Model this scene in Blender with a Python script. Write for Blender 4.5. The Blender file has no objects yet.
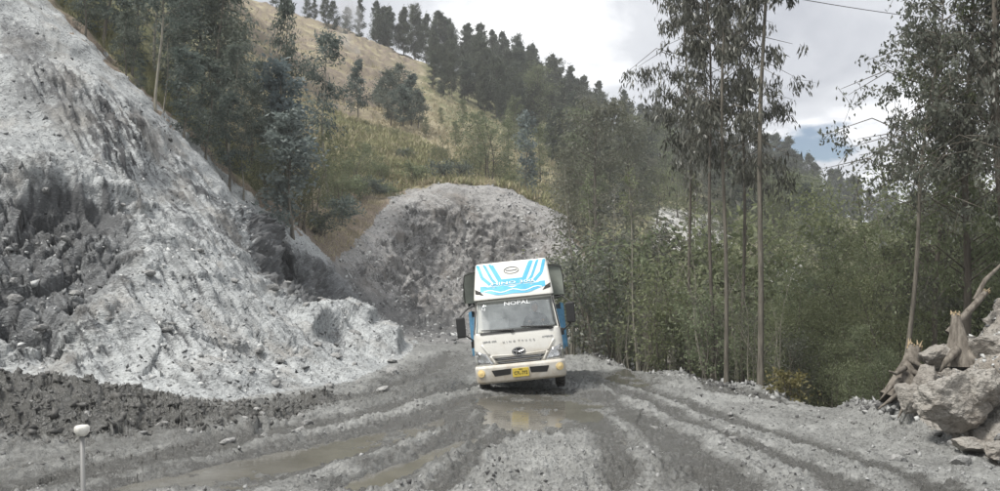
import bpy, math, random
import numpy as np
from mathutils import Vector, Matrix, Euler

R = math.radians
sc = bpy.context.scene
COL = sc.collection

# ------------------------------------------------------------------ camera
CAM_H = 2.2
PITCH = R(3.8)
FPX = 866.0                       # focal length in photo pixels (photo 1000 wide)
cam_d = bpy.data.cameras.new('camera')
cam_d.sensor_width = 36.0
cam_d.lens = 36.0 * FPX / 1000.0
cam_d.clip_start = 0.1
cam_d.clip_end = 5000
cam = bpy.data.objects.new('camera', cam_d)
cam.location = (0, 0, CAM_H)
cam.rotation_euler = (R(90) + PITCH, 0, 0)
COL.objects.link(cam)
sc.camera = cam

# ------------------------------------------------------------------ view, world, sun
sc.view_settings.view_transform = 'Standard'
sc.view_settings.look = 'None'
sc.view_settings.gamma = 1.0
sc.view_settings.use_curve_mapping = False
sc.view_settings.exposure = 1.0
SUN_EL, SUN_AZ = R(60), R(240)    # high, behind the camera, to the left


def raydir(px, py):
    u = (px - 500.0) / FPX
    v = (245.5 - py) / FPX
    return np.array([u, math.cos(PITCH) - v * math.sin(PITCH), math.sin(PITCH) + v * math.cos(PITCH)])


def build_world():
    w = bpy.data.worlds.new('World')
    sc.world = w
    w.use_nodes = True
    nt = w.node_tree
    nt.nodes.clear()
    N, L = nt.nodes.new, nt.links.new
    out = N('ShaderNodeOutputWorld')
    sky = N('ShaderNodeTexSky')
    sky.sky_type = 'NISHITA'
    sky.sun_disc = False
    sky.sun_elevation = SUN_EL
    sky.sun_rotation = SUN_AZ
    bg1 = N('ShaderNodeBackground')
    bg1.inputs['Strength'].default_value = 0.05
    L(sky.outputs[0], bg1.inputs['Color'])
    tc = N('ShaderNodeTexCoord')
    sep = N('ShaderNodeSeparateXYZ')
    L(tc.outputs['Generated'], sep.inputs[0])
    zz = N('ShaderNodeMath'); zz.operation = 'MAXIMUM'; zz.inputs[1].default_value = 0.0
    L(sep.outputs['Z'], zz.inputs[0])
    za = N('ShaderNodeMath'); za.operation = 'ADD'; za.inputs[1].default_value = 0.22
    L(zz.outputs[0], za.inputs[0])
    dx = N('ShaderNodeMath'); dx.operation = 'DIVIDE'
    dy = N('ShaderNodeMath'); dy.operation = 'DIVIDE'
    L(sep.outputs['X'], dx.inputs[0]); L(za.outputs[0], dx.inputs[1])
    L(sep.outputs['Y'], dy.inputs[0]); L(za.outputs[0], dy.inputs[1])
    cmb = N('ShaderNodeCombineXYZ')
    L(dx.outputs[0], cmb.inputs[0]); L(dy.outputs[0], cmb.inputs[1])

    def noise(scale, detail, rough, off):
        m = N('ShaderNodeMapping')
        m.inputs['Location'].default_value = off
        L(cmb.outputs[0], m.inputs[0])
        t = N('ShaderNodeTexNoise')
        t.inputs['Scale'].default_value = scale
        t.inputs['Detail'].default_value = detail
        t.inputs['Roughness'].default_value = rough
        t.inputs['Distortion'].default_value = 0.4
        L(m.outputs[0], t.inputs[0])
        return t
    n1 = noise(1.5, 9, 0.55, (3.1, 0.7, 0))
    ramp = N('ShaderNodeValToRGB')
    e = ramp.color_ramp.elements
    e[0].position = 0.33; e[0].color = (0.44, 0.46, 0.51, 1)
    e[1].position = 0.66; e[1].color = (1.35, 1.35, 1.35, 1)
    x = ramp.color_ramp.elements.new(0.50); x.color = (0.62, 0.64, 0.68, 1)
    L(n1.outputs['Fac'], ramp.inputs[0])
    bg2 = N('ShaderNodeBackground')
    bg2.inputs['Strength'].default_value = 0.66
    L(ramp.outputs[0], bg2.inputs['Color'])
    # one break in the cloud, low over the ridge
    d = raydir(815, 143); d = d / np.linalg.norm(d)
    sub = N('ShaderNodeVectorMath'); sub.operation = 'SUBTRACT'
    sub.inputs[1].default_value = tuple(d)
    L(tc.outputs['Generated'], sub.inputs[0])
    mp = N('ShaderNodeVectorMath'); mp.operation = 'MULTIPLY'
    mp.inputs[1].default_value = (1.0, 1.0, 2.3)
    L(sub.outputs[0], mp.inputs[0])
    ln = N('ShaderNodeVectorMath'); ln.operation = 'LENGTH'
    L(mp.outputs[0], ln.inputs[0])
    n2 = N('ShaderNodeTexNoise')
    n2.inputs['Scale'].default_value = 22; n2.inputs['Detail'].default_value = 6
    mp2 = N('ShaderNodeVectorMath'); mp2.operation = 'MULTIPLY'; mp2.inputs[1].default_value = (1, 1, 2.2)
    L(tc.outputs['Generated'], mp2.inputs[0]); L(mp2.outputs[0], n2.inputs[0])
    ad = N('ShaderNodeMath'); ad.operation = 'MULTIPLY_ADD'
    ad.inputs[1].default_value = 0.14; 
    L(n2.outputs['Fac'], ad.inputs[0]); L(ln.outputs['Value'], ad.inputs[2])
    mr = N('ShaderNodeMapRange'); mr.interpolation_type = 'SMOOTHSTEP'
    mr.inputs['From Min'].default_value = 0.088; mr.inputs['From Max'].default_value = 0.125
    L(ad.outputs[0], mr.inputs['Value'])
    mix = N('ShaderNodeMixShader')
    L(mr.outputs[0], mix.inputs[0]); L(bg1.outputs[0], mix.inputs[1]); L(bg2.outputs[0], mix.inputs[2])
    L(mix.outputs[0], out.inputs[0])


build_world()
sun_d = bpy.data.lights.new('sun', 'SUN')
sun_d.energy = 2.6
sun_d.angle = R(16)
sun_d.color = (1.0, 0.96, 0.9)
sun = bpy.data.objects.new('sun', sun_d)
COL.objects.link(sun)
_sd = Vector((math.sin(SUN_AZ) * math.cos(SUN_EL), math.cos(SUN_AZ) * math.cos(SUN_EL), math.sin(SUN_EL)))
sun.rotation_euler = _sd.to_track_quat('Z', 'Y').to_euler()
sun.location = (0, 0, 60)

# ------------------------------------------------------------------ helpers


def W(px, py, Y):
    """world point seen at photo pixel (px, py) at forward distance Y"""
    d = raydir(px, py)
    t = Y / d[1]
    return np.array([d[0] * t, Y, CAM_H + d[2] * t])


def project(P):
    x = P[..., 0]; y = P[..., 1]; z = P[..., 2] - CAM_H
    c, s = math.cos(PITCH), math.sin(PITCH)
    dep = y * c + z * s
    up = -y * s + z * c
    dep = np.where(dep < 0.3, 0.3, dep)
    return 500 + FPX * x / dep, 245.5 - FPX * up / dep


def _hash(i, j, k):
    h = (i * 374761393 + j * 668265263 + k * 2147483647 * 3 + k * 1274126177) & 0xFFFFFFFF
    h = ((h ^ (h >> 13)) * 1274126177) & 0xFFFFFFFF
    h = (h ^ (h >> 16)) & 0xFFFFFF
    return h.astype(np.float32) / 8388607.5 - 1.0


def vnoise(x, y, z):
    xi = np.floor(x); yi = np.floor(y); zi = np.floor(z)
    fx = (x - xi).astype(np.float32); fy = (y - yi).astype(np.float32); fz = (z - zi).astype(np.float32)
    i = xi.astype(np.int64); j = yi.astype(np.int64); k = zi.astype(np.int64)
    fx = fx * fx * (3 - 2 * fx); fy = fy * fy * (3 - 2 * fy); fz = fz * fz * (3 - 2 * fz)

    def lx(jj, kk):
        a = _hash(i, jj, kk); b = _hash(i + 1, jj, kk)
        return a + (b - a) * fx
    a = lx(j, k); b = lx(j + 1, k); c = lx(j, k + 1); d = lx(j + 1, k + 1)
    a = a + (b - a) * fy; c = c + (d - c) * fy
    return a + (c - a) * fz


def fbm(x, y, z, octs, gain=0.5, ridged=False):
    s = 0; a = 1.0; t = 0
    for o in range(octs):
        n = vnoise(x + 17.3 * o, y - 9.1 * o, z + 5.7 * o)
        if ridged:
            n = 1 - 2 * np.abs(n)
        s = s + a * n; t += a
        x = x * 2.03; y = y * 2.03; z = z * 2.03; a *= gain
    return s / t


def sstep(a, b, x):
    t = np.clip((x - a) / (b - a), 0, 1)
    return t * t * (3 - 2 * t)


def sdf(poly, px, py):
    """signed distance to polygon, positive inside"""
    d = np.full(px.shape, 1e18); ins = np.zeros(px.shape, bool)
    n = len(poly)
    for a in range(n):
        x0, y0 = poly[a]; x1, y1 = poly[(a + 1) % n]
        ex, ey = x1 - x0, y1 - y0
        t = np.clip(((px - x0) * ex + (py - y0) * ey) / (ex * ex + ey * ey + 1e-12), 0, 1)
        d = np.minimum(d, (px - x0 - t * ex) ** 2 + (py - y0 - t * ey) ** 2)
        if y0 != y1:
            c = ((y0 > py) != (y1 > py)) & (px < (x1 - x0) * (py - y0) / (y1 - y0) + x0)
            ins ^= c
    d = np.sqrt(d)
    return np.where(ins, d, -d)


def pdist(line, x, y):
    """distance to polyline, and parameter along it (metres)"""
    d = np.full(x.shape, 1e18)
    for a in range(len(line) - 1):
        x0, y0 = line[a]; x1, y1 = line[a + 1]
        ex, ey = x1 - x0, y1 - y0
        t = np.clip(((x - x0) * ex + (y - y0) * ey) / (ex * ex + ey * ey + 1e-12), 0, 1)
        d = np.minimum(d, (x - x0 - t * ex) ** 2 + (y - y0 - t * ey) ** 2)
    return np.sqrt(d)


def link(o, parent=None):
    COL.objects.link(o)
    if parent is not None:
        o.parent = parent
    return o


def tag(o, label=None, cat=None, group=None, kind=None):
    if label: o['label'] = label
    if cat: o['category'] = cat
    if group: o['group'] = group
    if kind: o['kind'] = kind
    return o


def empty(name, loc=(0, 0, 0), rz=0.0):
    o = bpy.data.objects.new(name, None)
    o.empty_display_size = 0.2
    o.location = loc
    o.rotation_euler = (0, 0, rz)
    return link(o)


def mesh_np(name, V, F, mat=None, smooth=False):
    """V (n,3), F (m,k) all faces with k corners"""
    me = bpy.data.meshes.new(name)
    V = np.ascontiguousarray(V, dtype=np.float32); F = np.ascontiguousarray(F, dtype=np.int32)
    m, k = F.shape
    me.vertices.add(len(V)); me.vertices.foreach_set('co', V.ravel())
    me.loops.add(m * k); me.loops.foreach_set('vertex_index', F.ravel())
    me.polygons.add(m)
    me.polygons.foreach_set('loop_start', np.arange(0, m * k, k, dtype=np.int32))
    me.polygons.foreach_set('loop_total', np.full(m, k, dtype=np.int32))
    if smooth:
        me.polygons.foreach_set('use_smooth', np.ones(m, bool))
    me.update(calc_edges=True)
    me.validate()
    if mat: me.materials.append(mat)
    return me


class MB:
    """collects shapes into one mesh"""

    def __init__(self):
        self.v = []; self.f = []

    def add(self, v, f):
        o = len(self.v)
        self.v += [tuple(float(c) for c in p) for p in v]
        self.f += [tuple(i + o for i in q) for q in f]
        return self

    def box(self, c, s, M=None):
        x, y, z = s[0] / 2, s[1] / 2, s[2] / 2
        v = [Vector((a * x, b * y, d * z)) for d in (-1, 1) for b in (-1, 1) for a in (-1, 1)]
        if M is not None: v = [M @ p for p in v]
        v = [p + Vector(c) for p in v]
        return self.add(v, [(0, 2, 3, 1), (4, 5, 7, 6), (0, 1, 5, 4), (2, 6, 7, 3), (0, 4, 6, 2), (1, 3, 7, 5)])

    def tube(self, pts, rad, n=8, cap=True):
        pts = [Vector(p) for p in pts]
        if not hasattr(rad, '__len__'): rad = [rad] * len(pts)
        v = []; f = []
        up = None
        for i, p in enumerate(pts):
            t = (pts[min(i + 1, len(pts) - 1)] - pts[max(i - 1, 0)]).normalized()
            if up is None:
                up = Vector((0, 0, 1)) if abs(t.z) < 0.9 else Vector((1, 0, 0))
            a = t.cross(up).normalized(); b = a.cross(t).normalized(); up = b
            for k in range(n):
                q = 2 * math.pi * k / n
                v.append(p + (a * math.cos(q) + b * math.sin(q)) * rad[i])
        for i in range(len(pts) - 1):
            for k in range(n):
                f.append((i * n + k, i * n + (k + 1) % n, (i + 1) * n + (k + 1) % n, (i + 1) * n + k))
        if cap:
            f.append(tuple(range(n))[::-1]); f.append(tuple((len(pts) - 1) * n + k for k in range(n)))
        return self.add(v, f)

    def lathe(self, prof, n, M):
        """prof = [(r, h)] round the local z axis"""
        v = []; f = []
        for r, h in prof:
            for k in range(n):
                q = 2 * math.pi * k / n
                v.append(M @ Vector((r * math.cos(q), r * math.sin(q), h)))
        for i in range(len(prof) - 1):
            for k in range(n):
                f.append((i * n + k, i * n + (k + 1) % n, (i + 1) * n + (k + 1) % n, (i + 1) * n + k))
        f.append(tuple(range(n))[::-1]); f.append(tuple((len(prof) - 1) * n + k for k in range(n)))
        return self.add(v, f)

    def build(self, name, mat, parent=None, smooth=False, bevel=0.0, seg=2):
        me = bpy.data.meshes.new(name)
        me.from_pydata(self.v, [], self.f)
        me.materials.append(mat)
        if smooth:
            me.polygons.foreach_set('use_smooth', [True] * len(me.polygons))
        me.update()
        o = bpy.data.objects.new(name, me)
        link(o, parent)
        if bevel:
            b = o.modifiers.new('bevel', 'BEVEL'); b.width = bevel; b.segments = seg; b.limit_method = 'ANGLE'
        return o


# ------------------------------------------------------------------ materials
class NT:
    def __init__(self, name):
        self.m = bpy.data.materials.new(name)
        self.m.use_nodes = True
        self.t = self.m.node_tree
        self.b = self.t.nodes['Principled BSDF']
        self.out = self.t.nodes['Material Output']
        self._pos = None

    def n(self, kind, **kw):
        nd = self.t.nodes.new(kind)
        for k, v in kw.items(): setattr(nd, k, v)
        return nd

    def l(self, a, b): self.t.links.new(a, b)

    def pos(self, obj=False):
        if obj:
            return self.n('ShaderNodeTexCoord').outputs['Object']
        return self.n('ShaderNodeNewGeometry').outputs['Position']

    def noise(self, scale, detail=4, rough=0.55, vec=None, dist=0.0, stretch=None):
        nd = self.n('ShaderNodeTexNoise')
        nd.inputs['Scale'].default_value = scale
        nd.inputs['Detail'].default_value = detail
        nd.inputs['Roughness'].default_value = rough
        nd.inputs['Distortion'].default_value = dist
        v = vec if vec is not None else self.pos()
        if stretch:
            mp = self.n('ShaderNodeMapping'); mp.inputs['Scale'].default_value = stretch
            self.l(v, mp.inputs[0]); v = mp.outputs[0]
        self.l(v, nd.inputs['Vector'])
        return nd.outputs['Fac']

    def voro(self, scale, feature='F1', vec=None, out='Distance'):
        nd = self.n('ShaderNodeTexVoronoi'); nd.feature = feature
        nd.inputs['Scale'].default_value = scale
        self.l(vec if vec is not None else self.pos(), nd.inputs['Vector'])
        return nd.outputs[out]

    def attr(self, name):
        a = self.n('ShaderNodeAttribute'); a.attribute_name = name
        return a.outputs['Fac']

    def rng(self, v, a, b, c=0.0, d=1.0):
        m = self.n('ShaderNodeMapRange')
        self.l(v, m.inputs['Value'])
        for k, x in (('From Min', a), ('From Max', b), ('To Min', c), ('To Max', d)): m.inputs[k].default_value = x
        return m.outputs[0]

    def math(self, op, a, b=None):
        m = self.n('ShaderNodeMath'); m.operation = op
        for i, x in enumerate((a, b)):
            if x is None: continue
            if isinstance(x, (int, float)): m.inputs[i].default_value = x
            else: self.l(x, m.inputs[i])
        return m.outputs[0]

    def mix(self, f, a, b, mode='MIX'):
        m = self.n('ShaderNodeMix'); m.data_type = 'RGBA'; m.blend_type = mode
        for s, x in ((m.inputs[0], f), (m.inputs[6], a), (m.inputs[7], b)):
            if isinstance(x, (int, float)): s.default_value = x
            elif isinstance(x, tuple): s.default_value = (x[0], x[1], x[2], 1)
            else: self.l(x, s)
        return m.outputs[2]

    def bump(self, h, strength, dist):
        b = self.n('ShaderNodeBump')
        b.inputs['Strength'].default_value = strength; b.inputs['Distance'].default_value = dist
        self.l(h, b.inputs['Height']); self.l(b.outputs[0], self.b.inputs['Normal'])

    def set(self, color=None, rough=None, metal=None, spec=None):
        for k, x in (('Base Color', color), ('Roughness', rough), ('Metallic', metal), ('Specular IOR Level', spec)):
            if x is None: continue
            if isinstance(x, tuple): self.b.inputs[k].default_value = (x[0], x[1], x[2], 1)
            elif isinstance(x, (int, float)): self.b.inputs[k].default_value = x
            else: self.l(x, self.b.inputs[k])
        return self.m


def simple(name, col, rough=0.6, metal=0.0, var=0.15, scale=6.0, spec=0.5):
    t = NT(name)
    f = t.noise(scale, 4, 0.6, vec=t.pos(True))
    c = t.mix(t.rng(f, 0.3, 0.7), tuple(x * (1 - var) for x in col), tuple(min(1, x * (1 + var)) for x in col))
    return t.set(c, rough, metal, spec)


def clay_mat(name, pale, mid, dark, wet, grain=1.0, tint=None, chips=1.0, gloss=0.55):
    """grey clay with shale in it; 'damp' is how wet it is, plus the painted shade of the recess, 'shale' how much dark rock shows, plus painted fissure shade, 'clean' where smooth clay covers it"""
    t = NT(name)
    pos = t.pos()
    wn = t.n('ShaderNodeTexNoise'); wn.inputs['Scale'].default_value = 3.0 * grain; wn.inputs['Detail'].default_value = 3
    t.l(pos, wn.inputs['Vector'])
    wm = t.n('ShaderNodeVectorMath'); wm.operation = 'MULTIPLY_ADD'; wm.inputs[1].default_value = (0.35 / grain,) * 3
    t.l(wn.outputs['Color'], wm.inputs[0]); t.l(pos, wm.inputs[2])
    wp = wm.outputs[0]
    n_big = t.noise(0.35 * grain, 5, 0.6)
    n_mid = t.noise(2.2 * grain, 7, 0.7, dist=0.8)
    n_fine = t.noise(13 * grain, 5, 0.75, vec=wp, stretch=(1, 1, 1.9))
    clean = t.attr('clean'); shale = t.attr('shale')
    c = t.mix(t.rng(n_big, 0.35, 0.65), mid, pale)
    c = t.mix(t.rng(n_mid, 0.50, 0.72), c, tuple(0.66 * x for x in mid))
    c = t.mix(t.math('MULTIPLY', clean, 0.6), c, tuple(1.06 * x for x in pale))
    keep = t.rng(clean, 0, 1, chips, 0.6 * chips)
    # dark shale flakes
    chip = t.rng(n_fine, 0.56, 0.66)
    c = t.mix(t.math('MULTIPLY', chip, keep), c, dark)
    vo = t.n('ShaderNodeTexVoronoi'); vo.inputs['Scale'].default_value = 11 * grain
    mp = t.n('ShaderNodeMapping'); mp.inputs['Scale'].default_value = (1, 1, 2.2); t.l(wp, mp.inputs[0]); t.l(mp.outputs[0], vo.inputs['Vector'])
    sepc = t.n('ShaderNodeSeparateColor'); t.l(vo.outputs['Color'], sepc.inputs[0])
    chip2 = t.math('MULTIPLY', t.rng(sepc.outputs[0], 0.84, 0.88), keep)
    c = t.mix(t.math('MULTIPLY', chip2, 0.6), c, dark)
    chip3 = t.math('MULTIPLY', t.rng(sepc.outputs[1], 0.88, 0.92), keep)
    c = t.mix(t.math('MULTIPLY', chip3, 0.4), c, tuple(min(1, 1.25 * x) for x in pale))
    # scrape marks of the digger and run-off streaks, long down the face
    dotn = t.n('ShaderNodeVectorMath'); dotn.operation = 'DOT_PRODUCT'; dotn.inputs[1].default_value = (0.70, 0.71, 0.12)
    t.l(pos, dotn.inputs[0])
    sp = t.n('ShaderNodeSeparateXYZ'); t.l(pos, sp.inputs[0])
    cb = t.n('ShaderNodeCombineXYZ')
    t.l(t.math('ADD', t.math('MULTIPLY', dotn.outputs['Value'], 5.2), t.math('MULTIPLY', n_mid, 0.9)), cb.inputs[0]); t.l(t.math('MULTIPLY', sp.outputs['Z'], 0.75), cb.inputs[1])
    stn = t.noise(1.0, 3, 0.6, vec=cb.outputs[0])
    tooth = t.attr('tooth')
    c = t.mix(t.math('MULTIPLY', t.rng(stn, 0.49, 0.55), tooth), c, dark)
    c = t.mix(t.math('MULTIPLY', t.rng(stn, 0.44, 0.36), t.math('MULTIPLY', tooth, 0.7)), c, tuple(1.15 * x for x in pale))
    sh = t.rng(t.math('ADD', shale, t.rng(n_fine, 0.3, 0.7, -0.22, 0.22)), 0.3, 0.72)
    c = t.mix(t.math('MULTIPLY', sh, 0.88), c, dark)
    if tint:
        n_t = t.noise(0.55, 4, 0.6)
        c = t.mix(t.rng(n_t, 0.52, 0.7, 0, 0.7), c, tint)
    dv = t.attr('damp_shade')
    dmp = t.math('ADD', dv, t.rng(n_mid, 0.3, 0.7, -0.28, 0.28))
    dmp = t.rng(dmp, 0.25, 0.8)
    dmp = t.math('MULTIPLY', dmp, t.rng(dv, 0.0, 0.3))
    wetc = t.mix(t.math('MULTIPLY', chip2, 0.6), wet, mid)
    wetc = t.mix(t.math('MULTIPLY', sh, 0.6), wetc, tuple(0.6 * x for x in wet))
    c = t.mix(t.math('MULTIPLY', dmp, 0.92), c, wetc)  # wet clay colour, which also carries the painted recess shade
    h = t.math('ADD', t.math('MULTIPLY', t.noise(17 * grain, 6, 0.75, vec=wp), 0.7), t.math('MULTIPLY', vo.outputs['Distance'], 0.35))
    t.bump(h, 1.0, 0.08 / grain)
    return t.set(c, t.rng(dmp, 0, 1, 0.85 if gloss > .4 else 0.58, gloss), 0.0, 0.4)


M_road = clay_mat('wet_clay_road', (0.30, 0.305, 0.295), (0.185, 0.188, 0.18), (0.05, 0.051, 0.05), (0.075, 0.074, 0.068), 1.9, None, 0.9, 0.2)
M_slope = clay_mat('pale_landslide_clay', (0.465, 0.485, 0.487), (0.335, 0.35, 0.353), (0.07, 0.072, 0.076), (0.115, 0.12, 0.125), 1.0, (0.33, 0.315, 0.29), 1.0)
M_scar = clay_mat('grey_scar_clay', (0.37, 0.365, 0.36), (0.26, 0.257, 0.25), (0.065, 0.065, 0.065), (0.10, 0.102, 0.102), 0.7, (0.22, 0.20, 0.18), 0.8)
M_mound = clay_mat('mound_clay', (0.38, 0.365, 0.335), (0.235, 0.215, 0.19), (0.075, 0.07, 0.062), (0.13, 0.12, 0.11), 1.5, (0.22, 0.185, 0.15), 0.7)
M_rock = clay_mat('shale_rock', (0.36, 0.36, 0.35), (0.24, 0.24, 0.235), (0.08, 0.08, 0.08), (0.13, 0.13, 0.13), 2.4)


def hill_mat():
    t = NT('dry_grass_hillside')
    n1 = t.noise(0.18, 5, 0.6); n2 = t.noise(1.3, 6, 0.65, dist=0.5); n3 = t.noise(7, 4, 0.7)
    green = t.mix(t.rng(n2, 0.35, 0.65), (0.115, 0.122, 0.064), (0.22, 0.217, 0.122))
    straw = t.mix(t.rng(n2, 0.35, 0.65), (0.27, 0.235, 0.155), (0.44, 0.39, 0.275))
    c = t.mix(t.rng(t.math('ADD', t.attr('dry'), t.rng(n1, 0.3, 0.7, -0.25, 0.25)), 0.3, 0.7), green, straw)
    bare = t.mix(t.rng(n3, 0.35, 0.65), (0.17, 0.138, 0.108), (0.32, 0.27, 0.22))
    c = t.mix(t.rng(t.math('ADD', t.attr('bare'), t.rng(n2, 0.3, 0.7, -0.3, 0.3)), 0.35, 0.65), c, bare)
    c = t.mix(t.rng(t.math('ADD', t.attr('pale'), t.rng(n2, 0.3, 0.7, -0.3, 0.3)), 0.4, 0.6), c, (0.44, 0.44, 0.42))
    c = t.mix(t.rng(n3, 0.55, 0.75, 0, 0.55), c, (0.05, 0.045, 0.028))
    t.bump(t.math('ADD', n3, n2), 0.8, 0.25)
    return t.set(c, 0.95, 0, 0.2)


M_hill = hill_mat()


def leaf_mat(name, a, b, trans=0.48, rough=0.55):
    t = NT(name)
    oi = t.n('ShaderNodeObjectInfo')
    n = t.noise(0.9, 3, 0.6, vec=t.pos(True))
    ra = t.attr('leaf_shade')
    f = t.math('ADD', t.math('MULTIPLY', n, 0.5), t.math('MULTIPLY', ra, 0.6))
    c = t.mix(t.rng(f, 0.25, 0.85), a, b)
    c = t.mix(t.rng(oi.outputs['Random'], 0, 1, 0, 0.45), c, tuple(0.5 * (x + y) * k for x, y, k in zip(a, b, (1.15, 0.95, 0.7))))
    t.set(c, rough, 0, 0.4)
    tr = t.n('ShaderNodeBsdfTranslucent')
    t.l(c, tr.inputs['Color'])
    ms = t.n('ShaderNodeMixShader'); ms.inputs[0].default_value = trans
    t.l(t.b.outputs[0], ms.inputs[1]); t.l(tr.outputs[0], ms.inputs[2])
    t.l(ms.outputs[0], t.out.inputs['Surface'])
    return t.m


M_leaf_blue = leaf_mat('blue_green_leaves', (0.070, 0.095, 0.082), (0.16, 0.198, 0.182))
M_leaf_silver = leaf_mat('silver_blue_leaves', (0.11, 0.145, 0.15), (0.24, 0.295, 0.30))
M_leaf_dark = leaf_mat('dark_ridge_leaves', (0.050, 0.066, 0.048), (0.11, 0.135, 0.10))
M_leaf_olive = leaf_mat('olive_leaves', (0.088, 0.114, 0.062), (0.20, 0.23, 0.14))
M_leaf_shrub = leaf_mat('shrub_leaves', (0.11, 0.14, 0.078), (0.245, 0.285, 0.18))
M_leaf_lance = leaf_mat('lance_leaves', (0.060, 0.068, 0.060), (0.14, 0.15, 0.135), 0.2, 0.4)
M_leaf_grey = leaf_mat('grey_leaves', (0.085, 0.098, 0.078), (0.19, 0.205, 0.17))
M_leaf_yel = leaf_mat('yellow_leaves', (0.12, 0.118, 0.05), (0.23, 0.21, 0.10))
M_straw = leaf_mat('straw_blades', (0.24, 0.22, 0.15), (0.48, 0.44, 0.32), 0.2, 0.8)
M_grass = leaf_mat('green_blades', (0.15, 0.162, 0.085), (0.36, 0.36, 0.21), 0.2, 0.8)


def bark_mat(name, a, b):
    t = NT(name)
    n = t.noise(5, 6, 0.65, vec=t.pos(True), stretch=(3, 3, 0.35))
    n2 = t.noise(1.2, 3, 0.5, vec=t.pos(True))
    c = t.mix(t.rng(n, 0.35, 0.65), a, b)
    c = t.mix(t.rng(n2, 0.5, 0.7, 0, 0.5), c, tuple(0.6 * x for x in a))
    t.bump(n, 0.6, 0.03)
    return t.set(c, 0.85, 0, 0.2)


M_bark = bark_mat('grey_bark', (0.075, 0.068, 0.056), (0.20, 0.185, 0.155))
M_bark_dark = bark_mat('dark_bark', (0.075, 0.066, 0.055), (0.15, 0.135, 0.115))
M_bark_pale = bark_mat('pale_stem_bark', (0.15, 0.14, 0.115), (0.29, 0.275, 0.23))
M_stump = bark_mat('muddy_stump_wood', (0.085, 0.074, 0.062), (0.215, 0.195, 0.168))
M_split = bark_mat('split_wood', (0.26, 0.20, 0.12), (0.42, 0.34, 0.23))

# ------------------------------------------------------------------ terrain
CP = []          # world control points (x, y, z)


def cw(*pts): CP.extend(pts)


def cp(*pts):
    for px, py, Y in pts: CP.append(tuple(W(px, py, Y)))


# road
cw((-3, 4, 0), (3, 4, 0), (0, 7, 0), (-5, 8, 0), (5, 8, 0), (-4, 11, 0.02), (0, 11, 0.02), (4, 11, 0.02), (7, 9, 0.1), (-7, 7, 0.0),
   (0, -8, 0), (-5, -8, 0), (5, -8, 0), (0, -30, 0), (0, 14, .08), (3, 14, .08), (-3, 14, .08))
cp((521, 393, 19), (440, 400, 17.5), (600, 358, 31), (540, 352, 34), (470, 341, 42), (680, 376, 24), (880, 405, 17), (760, 390, 20))
# drop beyond the right edge, ravine, opposite bank
cw((5.8, 33, -1.2), (8.4, 20.5, -1.0), (9.6, 17.6, -.6), (10, 34, -3), (14, 26, -3.5), (16, 34, -5), (22, 46, -7), (35, 60, -8), (14, 52, -4),
   (7, 45, -.8), (60, 40, -9), (60, 90, -6), (40, 25, -8), (30, 5, -3))
cp((700, 300, 78), (780, 272, 82), (690, 235, 95), (850, 290, 95), (620, 255, 85), (590, 235, 80), (950, 300, 95))
# behind the lorry the road swings left under the scar
cw((0, 45, .42), (-4, 49, .5), (4, 45, .3))
# roadside mound on the right
cp((885, 407, 16.6), (905, 415, 16.0), (940, 435, 14.5), (1000, 462, 12.7), (925, 372, 16.2), (960, 338, 16.6), (1000, 296, 17), (900, 372, 17.0),
   (990, 390, 14.4), (960, 395, 15.0))
cw((13, 18, 3.3), (14, 14, 2.8), (12, 11, 1.6), (15, 24, 1.0), (11, 21.5, .2))
# mud berm on the left
cp((0, 379, 16), (100, 393, 16.4), (230, 409, 17.3), (0, 452, 12.2), (150, 440, 13.2), (0, 400, 14.8), (100, 415, 15), (-200, 365, 15.5), (-200, 470, 10.5))
# landslide face
cp((0, 372, 18.4), (100, 386, 18.6), (230, 405, 18.9), (330, 385, 21.5), (380, 370, 26), (410, 353, 34))
cp((0, 250, 21.6), (0, 100, 27), (30, 0, 33), (75, 42, 32.4), (110, 80, 31.5), (150, 118, 31.5), (200, 165, 34), (245, 205, 36), (290, 237, 40), (330, 262, 44))
cp((100, 300, 20.6), (100, 220, 23.6), (110, 150, 27.5), (60, 60, 29.5), (215, 320, 22.3), (215, 250, 26.4), (290, 280, 33), (310, 312, 29.5), (260, 330, 24),
   (350, 314, 32), (385, 324, 34.5), (400, 335, 35.5), (170, 190, 29.5), (-200, 100, 24.5), (-200, 250, 20), (-150, -120, 34), (20, 160, 24.6), (60, 340, 19.4))
cw((-7.4, 38, .9), (-6.0, 41, .8), (-9.5, 38.5, 2.3))
cp((355, 290, 46), (300, 262, 39))
# scar bowl
cp((375, 215, 61), (400, 200, 63), (450, 190, 65), (500, 194, 65), (545, 213, 64), (565, 245, 60), (380, 332, 48), (430, 337, 49), (480, 338, 49.5), (540, 338, 49),
   (440, 255, 62.5), (500, 255, 62.5), (400, 262, 57.5), (545, 280, 57), (470, 300, 57.5), (430, 310, 54), (580, 300, 52))
# grass slope between and above
cp((350, 235, 55), (330, 250, 49), (375, 200, 66), (420, 182, 72), (480, 184, 74), (530, 200, 74), (350, 180, 70), (400, 150, 84), (450, 150, 92), (500, 172, 92),
   (540, 190, 92), (320, 110, 95), (400, 108, 112), (470, 130, 118), (300, 60, 120), (360, 55, 132), (390, 88, 128), (300, 190, 60), (250, 20, 135), (300, 14, 160),
   (350, 30, 160), (400, 55, 175), (470, 78, 185), (520, 92, 190), (560, 112, 192), (600, 135, 198), (650, 152, 205), (700, 180, 212), (780, 198, 225), (850, 230, 250),
   (950, 250, 260), (600, 190, 120), (660, 200, 140), (760, 230, 150))
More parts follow.
